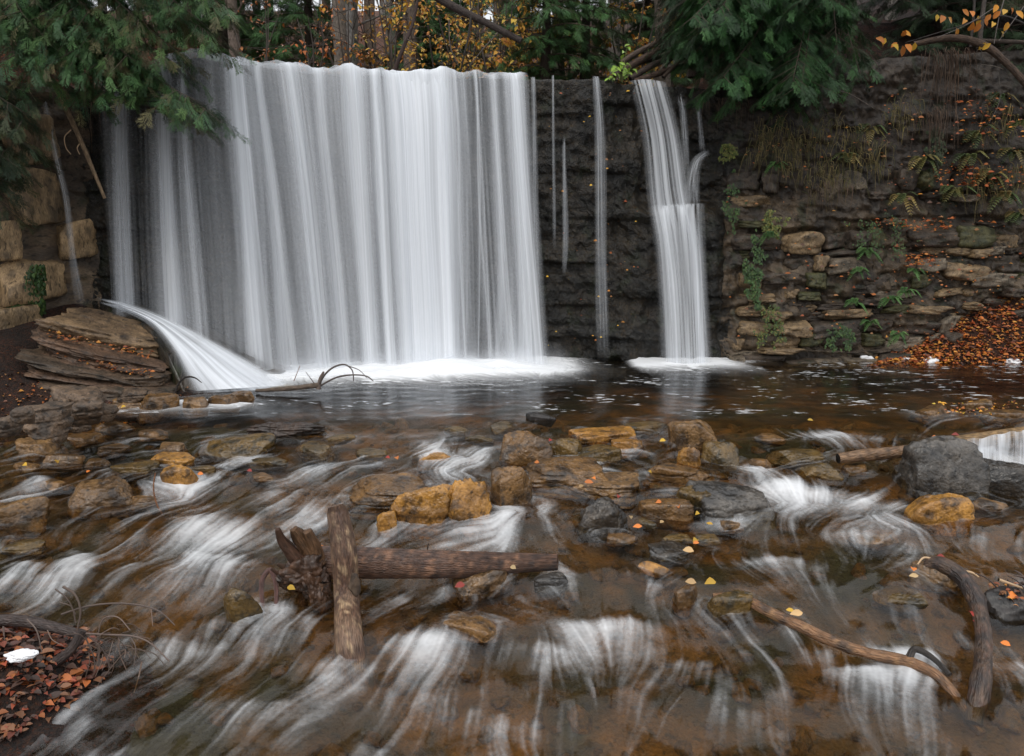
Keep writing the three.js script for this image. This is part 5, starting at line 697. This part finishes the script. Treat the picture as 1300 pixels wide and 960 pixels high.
branchThing('exposed_root', [P(1200, 50, -12.4), P(1250, 52, -12.3), P(1320, 54, -12.3)], [0.035, 0.03, 0.03], [0.1, 0.07, 0.05], 'level root joining the thick exposed root', 'root', { n: 16, jitter: 0.2 });
branchThing('dead_twig', [P(1038, 112, -12.2), P(1075, 118, -12.1), P(1110, 138, -12.0)], [0.006, 0.008, 0.005], [0.22, 0.18, 0.15], 'pale dead twig arching from under the dark cedar', 'branch', { n: 12, sides: 5 });
branchThing('dead_twig', [P(1268, 92, -12.0), P(1269, 128, -12.0), P(1256, 156, -12.0)], [0.005, 0.006, 0.004], [0.25, 0.22, 0.18], 'pale kinked twig hanging from the exposed root', 'branch', { n: 12, sides: 5 });
branchThing('dead_twig', [P(1246, 82, -12.0), P(1262, 84, -11.95), P(1274, 88, -11.95)], [0.005, 0.006, 0.004], [0.3, 0.25, 0.2], 'short pale twig on the exposed root', 'branch', { n: 8, sides: 5 });
{ const t = branchThing('leaning_pole', [P(53, 82, -10.6), P(75, 120, -10.5), P(102, 178, -10.45), P(133, 252, -10.4)], [0.022, 0.034, 0.03, 0.02], PALE, 'bare pale pole leaning across the recess beside the wide fall', 'pole', { n: 16, sides: 8, jitter: 0.06 }); twig(t, [P(55, 88, -10.6), P(38, 100, -10.5), P(36, 112, -10.5), P(46, 128, -10.5)], 0.009, 0.005, [0.3, 0.22, 0.15]); twig(t, [P(90, 165, -10.45), P(82, 174, -10.4), P(84, 188, -10.4), P(90, 196, -10.4)], 0.008, 0.005, PALE); twig(t, [P(103, 180, -10.45), P(98, 188, -10.4), P(101, 196, -10.4)], 0.008, 0.006, PALE); }
for (let k = 0; k < 6; k++) { const R = rng(660 + k); branchThing('bare_twig', [P(120 + 8 * k, 118 + 3 * k, -10.3), P(165 + 10 * k, 122 + 3 * k + 10 * R(), -10.2), P(200 + 12 * k, 128 + 4 * (k - 3), -10.2)], [0.009, 0.006, 0.003], DK, 'thin dark twig among the cedar boughs by the fall', 'branch', { n: 10, sides: 5, group: 'twigs among the cedar boughs' }); }

// ---------- logs, branches and drift in the stream ----------
const W0 = (px, py, up = 0) => { const p = onWater(px, py); p.y += up; return p; };
{ // the upright log
  const foot = onWater(444, 822), t = branchThing('upright_log', [foot.clone().add(V(0.06, -0.3, 0.12)), foot.clone().add(V(0, 0, 0)), P(440, 760, -5.2), P(436, 700, -5.3), P(428, 650, -5.42), P(426, 642, -5.43)], [0.1, 0.098, 0.09, 0.086, 0.072, 0.05], [0.34, 0.2, 0.12], 'thick weathered log propped upright across the fallen log', 'log', { n: 90, sides: 30, jitter: 0.16, knob: 0.15, seed: 3, mat: M.wetBark, part: 'log_stem', mottle: [[0.17, 0.085, 0.05], [0.6, 0.4, 0.23]] });
  const k = mesh('knot', rockGeometry(931, 0.09, 0.17, 0.09, { detail: 8, box: 0, rough: 0.12, palette: [[0.22, 0.14, 0.09], [0.12, 0.08, 0.05], [0.06, 0.04, 0.03]] }), M.bark, t.children[0]); k.position.copy(P(450, 742, -5.2)).sub(t.position);
}
{
  const t = branchThing('fallen_log', [P(372, 712, -5.62), P(420, 714, -5.6), P(480, 716, -5.58), P(560, 717, -5.55), P(640, 716, onWater(640, 727).z), P(708, 714, onWater(700, 723).z)], [0.125, 0.12, 0.11, 0.1, 0.075, 0.055], RED, 'dark wet fallen log lying across the stream', 'log', { n: 80, sides: 26, jitter: 0.24, knob: 0.2, seed: 8, mat: M.wetBark, part: 'log_stem', mottle: [[0.09, 0.048, 0.034], [0.4, 0.2, 0.11]] });
  const R = rng(940), st = [0.2, 0.11, 0.065];
  const woodPal = [[0.2, 0.1, 0.055], [0.1, 0.055, 0.035], [0.035, 0.025, 0.02]];
  [[388, 722, -5.5, 0.36, 0.3, 0.3, 0.2, 0], [402, 748, -5.45, 0.22, 0.36, 0.24, 0.1, 1], [374, 736, -5.48, 0.26, 0.18, 0.24, -0.4, 2]].forEach(([px, py, z, w, h, d, r, k]) => { const o = mesh('root_mass', rockGeometry(945 + k, w, h, d, { detail: 14, box: 0.3, planes: 7, rough: 0.22, palette: woodPal }), M.wetBark, t); o.position.copy(P(px, py, z)).sub(t.position); o.rotation.z = r; });
  [[[[400, 716], [390, 696], [380, 682], [372, 672]], 0.085, 0.03], [[[402, 708], [398, 690], [390, 674]], 0.06, 0.035], [[[384, 716], [370, 700], [358, 686], [352, 672]], 0.06, 0.02], [[[380, 724], [366, 722], [352, 716]], 0.04, 0.012], [[[372, 736], [360, 732], [344, 722]], 0.03, 0.008], [[[408, 736], [404, 756], [402, 772]], 0.07, 0.05], [[[390, 740], [386, 758], [384, 772]], 0.05, 0.035]].forEach(([q, r0, r1], k) => { const m = new MB(), c = new THREE.CatmullRomCurve3(q.map(([x, y], i) => P(x, y, -5.52 + 0.03 * (k % 3) + 0.02 * i)), false, 'centripetal').getPoints(22); m.tube(c, c.map((_, i) => lerp(r0, r1, i / 22)), 16, k < 2 ? [0.3, 0.16, 0.08] : k % 2 ? st : RED, { jitter: 0.6, knob: 0.8, seed: k + 4 }); mesh('root', recentre(m.geometry(), t.position), M.wetBark, t); });
  for (let k = 0; k < 8; k++) { const a = P(372 + 26 * R(), 706 + 20 * R(), -5.55), e = a.clone().add(V((R() - 0.6) * 0.25, (R() - 0.5) * 0.2, 0.1 * R())); twig(t, [a, a.clone().lerp(e, 0.5).add(V(0, 0.02, 0)), e], 0.012, 0.004, RED, 6, 5); }
  twig(t, [P(542, 708, -5.72), P(543, 694, -5.72), P(544, 690, -5.72)], 0.008, 0.005, DK, 5, 5);
}
{ const t = branchThing('long_branch', [W0(905, 762, 0.02), W0(940, 766, 0.04), W0(975, 785, 0.05), W0(1010, 802, 0.06), W0(1050, 822, 0.06), W0(1100, 840, 0.06), W0(1150, 850, 0.06), W0(1190, 868, 0.05), W0(1250, 905, -0.14)], [0.03, 0.032, 0.036, 0.04, 0.037, 0.034, 0.036, 0.034, 0.03], [0.4, 0.2, 0.09], 'long crooked branch with peeled orange wood trailing in the rapids', 'branch', { n: 70, sides: 14, jitter: 0.25, knob: 0.5, seed: 5, mat: M.wetBark, mottle: [[0.13, 0.075, 0.045], [0.6, 0.32, 0.14]] }); twig(t, [W0(1152, 850, 0.07), W0(1160, 842, 0.1), W0(1180, 850, 0.09), W0(1205, 866, 0.05)], 0.026, 0.016, DK, 14, 8, M.wetBark); }
{ const t = branchThing('bent_branch', [W0(1175, 722, 0.03), W0(1190, 728, 0.08), W0(1215, 745, 0.1), W0(1235, 775, 0.1), W0(1244, 805, 0.09), W0(1247, 845, 0.08), W0(1243, 880, 0.05), W0(1238, 900, -0.1)], [0.035, 0.05, 0.056, 0.055, 0.05, 0.052, 0.055, 0.05], [0.14, 0.085, 0.055], 'dark bent branch hooked over in the shallows, red leaves on it', 'branch', { n: 60, sides: 16, jitter: 0.25, knob: 0.5, seed: 9, mat: M.wetBark, mottle: [[0.05, 0.035, 0.03], [0.17, 0.09, 0.06]] }); twig(t, [W0(1186, 724, 0.08), W0(1172, 722, 0.09), W0(1164, 726, 0.06)], 0.012, 0.006, PALE, 8, 5); twig(t, [W0(1220, 744, 0.12), W0(1232, 750, 0.14), W0(1240, 752, 0.12)], 0.012, 0.007, PALE, 8, 5); }
{ const z = onWater(1100, 594).z; branchThing('loose_log', [P(1064, 582, z + 0.02), P(1100, 578, z), P(1150, 573, z - 0.03), P(1192, 566, z - 0.06)], [0.05, 0.062, 0.06, 0.058], [0.36, 0.21, 0.11], 'smooth tan log jammed against the tall grey boulder', 'log', { n: 30, sides: 16, jitter: 0.1, seed: 12, mat: M.wetBark, mottle: [[0.26, 0.14, 0.07], [0.12, 0.07, 0.04]] }); 
  const y0 = z - 0.12; branchThing('dam_log', [P(1196, 566, y0), P(1230, 561, y0 - 0.05), P(1270, 555, y0 - 0.1), P(1330, 547, y0 - 0.16)], [0.07, 0.075, 0.075, 0.07], [0.42, 0.25, 0.1], 'ochre log with white water pouring over it beside the tall grey boulder', 'log', { n: 30, sides: 16, jitter: 0.12, seed: 14, mat: M.wetBark });
  const s = thing('water_spill', P(1270, 600, y0 + 0.15), 'white veil of water pouring over the ochre log', 'waterfall'); strip('water_sheet', [P(1212, 556, y0 - 0.2), P(1216, 558, y0), P(1216, 576, y0 + 0.12), P(1218, 598, y0 + 0.2)], [P(1335, 536, y0 - 0.34), P(1337, 540, y0 - 0.14), P(1336, 570, y0 + 0.02), P(1335, 604, y0 + 0.16)], M.ribbon, s, 40, 20, 0.02, 4); }
{ // drift branch at the foot of the fall
  const t = branchThing('drift_branch', [P(325, 496, -9.95), P(360, 494, -9.9), P(405, 489, -9.85)], [0.02, 0.03, 0.034], [0.26, 0.19, 0.14], 'grey drift branch with arching twigs lying in the foam', 'branch', { n: 16, sides: 8, seed: 4 }); const G = [0.1, 0.08, 0.07];
  twig(t, [P(404, 490, -9.85), P(412, 476, -9.8), P(424, 466, -9.8), P(438, 463, -9.8), P(447, 470, -9.8), P(449, 484, -9.8)], 0.017, 0.006, G, 20, 6); twig(t, [P(406, 490, -9.85), P(428, 479, -9.8), P(450, 476, -9.75), P(466, 478, -9.75), P(474, 484, -9.75)], 0.014, 0.006, G, 20, 6); twig(t, [P(440, 464, -9.8), P(456, 470, -9.8), P(466, 480, -9.8)], 0.007, 0.004, G); twig(t, [P(404, 494, -9.85), P(407, 480, -9.85), P(411, 472, -9.85)], 0.03, 0.012, [0.16, 0.12, 0.1], 8, 8); twig(t, [P(400, 488, -9.85), P(394, 480, -9.85), P(388, 472, -9.85)], 0.007, 0.004, G); twig(t, [P(373, 484, -9.9), P(377, 474, -9.9), P(381, 464, -9.9)], 0.006, 0.004, RED); }
branchThing('curved_twig', [P(222, 500, -9.7), P(226, 488, -9.7), P(236, 479, -9.65), P(248, 480, -9.6), P(256, 486, -9.6)], [0.014, 0.014, 0.012, 0.009, 0.005], [0.09, 0.07, 0.06], 'dark hooked twig at the toe of the white slide', 'branch', { n: 16, sides: 6 });
{ const p = W0(362, 552), r = mesh('driftwood', rockGeometry(950, 0.85, 0.16, 0.3, { detail: 14, box: 0.6, rough: 0.2, palette: [[0.1, 0.06, 0.04], [0.06, 0.04, 0.03], [0.03, 0.025, 0.02]] }), M.wetBark); r.position.copy(p).add(V(0, 0.03, -0.1)); r.rotation.set(0, 0.1, -0.03); tag(r, 'rotten dark slab of driftwood at the pool outlet', 'driftwood'); }
{ const p = onLevel(686, 532, 0), r = mesh('wood_fin', rockGeometry(951, 0.34, 0.14, 0.12, { detail: 8, box: 0.4, planes: 5, palette: DARKW() }), M.wetBark); r.position.copy(p).add(V(0, 0.0, 0)); r.rotation.z = -0.3; tag(r, 'dark wooden snag poking out of the pool', 'driftwood'); }
function DARKW() { return [[0.05, 0.04, 0.035], [0.035, 0.03, 0.025], [0.02, 0.018, 0.016]]; }
branchThing('orange_twig', [W0(199, 622, 0.16), W0(196, 632, 0.1), W0(200, 645, 0.02), W0(206, 650, -0.02)], [0.006, 0.007, 0.007, 0.005], [0.45, 0.17, 0.06], 'orange bent twig standing in the rapids by the ochre stone', 'branch', { n: 10, sides: 5 });
{ const t = branchThing('arched_root', [W0(334, 775, -0.02), W0(334, 752, 0.1), W0(344, 746, 0.14), W0(351, 756, 0.1), W0(350, 778, -0.02)], [0.016, 0.018, 0.02, 0.018, 0.014], [0.22, 0.1, 0.08], 'small reddish root arching out of the water by the root stump', 'root', { n: 18, sides: 8, mat: M.wetBark }); }

// ---------- drift heap of leaves and twigs at the near bank ----------
{
  const c = onWater(40, 850), t = thing('drift_heap', c, 'heap of wet leaves, twigs and branches piled at the stream edge', 'debris'), R = rng(960);
  const hy = (x, z) => { const d = Math.hypot((x - c.x + 0.35) / 0.95, (z - c.z - 0.12) / 0.75); return -0.25 + 0.52 * Math.exp(-d * d * 1.0) + 0.06 * fbm(x * 5, z * 5, 3, 3); };
  mesh('soil', recentre(sheet(50, 50, (u, v) => { const x = c.x + lerp(-1.9, 1.1, u), z = c.z + lerp(-0.9, 1.5, v); return [x, c.y + hy(x, z), z, x, z]; }, litterColour(0.8)), c), M.earth, t);
  litterMesh('leaves', t, 2600, 961, R => { const a = R() * 6.28, q = Math.sqrt(R()) * 0.95, x = c.x - 0.35 + Math.cos(a) * q * 0.9, z = c.z + 0.15 + Math.sin(a) * q * 0.75, y = hy(x, z); if (y < -0.06) return null; return [V(x, c.y + y + 0.01 + 0.02 * R(), z), V(0, 1, 0.2)]; }, [[0.24, 0.05, 0.02], [0.14, 0.035, 0.018], [0.08, 0.028, 0.018], [0.3, 0.09, 0.022], [0.06, 0.03, 0.02], [0.17, 0.075, 0.035], [0.04, 0.022, 0.015]], 0.07);
  const H = (px, py, dz) => P(px, py, c.z + dz), BR = [0.09, 0.06, 0.05];
  twig(t, [H(-30, 790, -0.1), H(20, 788, -0.1), H(70, 797, -0.05), H(105, 806, 0)], 0.045, 0.03, BR, 16, 10, M.wetBark, 'branch'); twig(t, [H(35, 880, 0.2), H(60, 850, 0.15), H(90, 825, 0.1), H(105, 800, 0.05)], 0.034, 0.026, BR, 14, 10, M.wetBark, 'branch');
  for (const [pts, r] of [[[[78, 780], [110, 770], [150, 766], [185, 770], [205, 778], [222, 794]], 0.007], [[[80, 745], [95, 755], [102, 775], [98, 800]], 0.009], [[[100, 804], [140, 806], [170, 808], [190, 816], [215, 840]], 0.007], [[[124, 806], [132, 785], [150, 784], [165, 800]], 0.005], [[[34, 786], [46, 800], [53, 828]], 0.006], [[[70, 748], [85, 760], [96, 780]], 0.005], [[[180, 840], [176, 860], [170, 880]], 0.006], [[[4, 795], [6, 815], [10, 830]], 0.006], [[[192, 772], [193, 785], [194, 795]], 0.004], [[[60, 800], [66, 812], [80, 820]], 0.004], [[[105, 802], [130, 825], [140, 850]], 0.005], [[[108, 808], [120, 840], [115, 870]], 0.005], [[[150, 806], [152, 830], [160, 850]], 0.004], [[[165, 808], [172, 822], [170, 845]], 0.004], [[[96, 790], [90, 770], [76, 765]], 0.005]]) twig(t, pts.map(([x, y], k) => H(x, y, 0.05 + 0.03 * k)), r, r * 0.6, vary([0.13, 0.09, 0.07], R, 0.4), 14, 5);
  for (let k = 0; k < 34; k++) { const a = H(110 + 70 * R(), 800 + 40 * R(), 0.1 * R()), e = a.clone().add(V((R() - 0.5) * 0.3, (R() - 0.7) * 0.25, (R() - 0.3) * 0.2)); twig(t, [a, a.clone().lerp(e, 0.5).add(V(0.02, 0.03, 0)), e], 0.004, 0.002, vary([0.12, 0.08, 0.06], R, 0.4), 5, 4); }
  const f = mesh('foam_lump', rockGeometry(965, 0.22, 0.06, 0.1, { detail: 10, box: 0, rough: 0.15, planes: 4, palette: [[1, 1, 1], [0.95, 0.95, 0.95], [0.9, 0.9, 0.9]] }), foamMat); f.position.copy(H(26, 832, 0.34)); f.rotation.z = 0.12; tag(f, 'white lump of foam caught on the drift heap', 'foam');
}
{ const c = onWater(1290, 768), t = thing('drift_clump', c, 'clump of dark sticks and red leaves beside the bent branch', 'debris'), R = rng(970); for (let k = 0; k < 26; k++) { const a = c.clone().add(V((R() - 0.4) * 0.35, 0.02 + 0.1 * R(), (R() - 0.5) * 0.3)), e = a.clone().add(V((R() - 0.5) * 0.35, (R() - 0.3) * 0.15, (R() - 0.5) * 0.25)); twig(t, [a, a.clone().lerp(e, 0.5).add(V(0, 0.02, 0)), e], 0.012 * (0.4 + R()), 0.004, vary([0.08, 0.055, 0.045], R, 0.4), 5, 5); } litterMesh('leaves', t, 60, 971, R => [c.clone().add(V((R() - 0.4) * 0.4, 0.05 + 0.08 * R(), (R() - 0.5) * 0.3)), V(0, 1, 0.3)], AUTUMN, 0.06); const r = mesh('clump_core', rockGeometry(972, 0.5, 0.22, 0.35, { detail: 9, palette: DARKW() }), M.wetBark, t); twig(t, [P(1268, 736, c.z), P(1285, 742, c.z), P(1312, 752, c.z)], 0.012, 0.008, PALE, 8, 6); }
tag(litterMesh('bar_leaves', scene, 130, 846, R => { const p = onLevel(1185 + 110 * R(), 512 + 16 * R(), 0.02); return [p.add(V(0, 0.03 * R(), 0)), V(0, 1, 0.2)]; }, AUTUMN.concat(YELLOW), 0.06), 'leaves lodged along the stones of the gravel bar');
// single leaves one can pick out on the rocks and the water
{
  const R = rng(980), rockTop = (px, py) => { let best = null; for (const r of ROCKOBJ) { const d = Math.abs(r.px - px) / 40 + Math.abs(r.py - r.H * 60 - py) / 40; if (!best || d < best[0]) best = [d, r]; } return best[1]; };
  const kinds = { y: ['yellow fallen leaf lying on stones in the stream', [0.5, 0.29, 0.025], 'yellow leaves on the stream stones'], o: ['orange fallen leaf lying on stones in the stream', [0.55, 0.16, 0.025], 'orange leaves on the stream stones'], r: ['dark red fallen leaf lying on stones in the stream', [0.25, 0.03, 0.02], 'dark red leaves on the stream stones'], p: ['pale tan fallen leaf lying on stones in the stream', [0.42, 0.28, 0.13], 'pale leaves on the stream stones'] };
  for (const [k, px, py, s = 0.075] of [['y', 75, 584, 0.11], ['y', 34, 591, 0.09], ['o', 110, 600], ['y', 160, 516], ['o', 258, 602], ['r', 314, 597], ['o', 503, 580, 0.1], ['r', 490, 580], ['o', 648, 603], ['o', 742, 612, 0.1], ['o', 752, 606], ['p', 735, 618], ['r', 786, 629], ['o', 840, 637], ['o', 862, 645], ['y', 888, 651], ['p', 800, 655], ['o', 815, 668, 0.1], ['p', 838, 664], ['y', 905, 666], ['y', 822, 598], ['y', 845, 559, 0.09], ['y', 895, 741, 0.13], ['p', 884, 740, 0.1], ['p', 1019, 778, 0.12], ['y', 998, 774], ['o', 880, 690], ['y', 880, 688, 0.1], ['p', 881, 700, 0.11], ['r', 1200, 708, 0.12], ['o', 1160, 725, 0.09], ['r', 1256, 796, 0.14], ['r', 1236, 782, 0.1], ['o', 1283, 820, 0.08], ['o', 1290, 755, 0.12], ['r', 590, 742, 0.1], ['o', 405, 697, 0.08], ['o', 418, 700], ['y', 365, 745, 0.1], ['o', 375, 742, 0.09], ['r', 700, 558], ['o', 1178, 600], ['r', 1172, 606], ['o', 1190, 556], ['r', 1208, 552, 0.1], ['y', 1025, 533], ['p', 655, 722], ['o', 685, 588], ['p', 1166, 731, 0.09]]) {
    const w = onWater(px, py + 8), t = kinds[k], m = new MB(); w.add(V(0, 0.05, 0)); const dir = sight(px, py).normalize(), dist = w.clone().sub(V(0, 2.2, 0)).length(), pos = dir.multiplyScalar(dist * 0.985).add(V(0, 2.2, 0));
    put(m, LEAF[Math.floor(R() * 3)], V(0, 0, 0), V(R() - 0.5, 0, R() - 0.5), V(0.5 * (R() - 0.5), 1, 0.75), s * 0.8, vary(t[1], R, 0.3)); const o = mesh('fallen_leaf', m.geometry(), M.leaf); o.position.copy(pos); tag(o, t[0], 'leaf', t[2]);
  }
}
renderer.render(scene, camera);
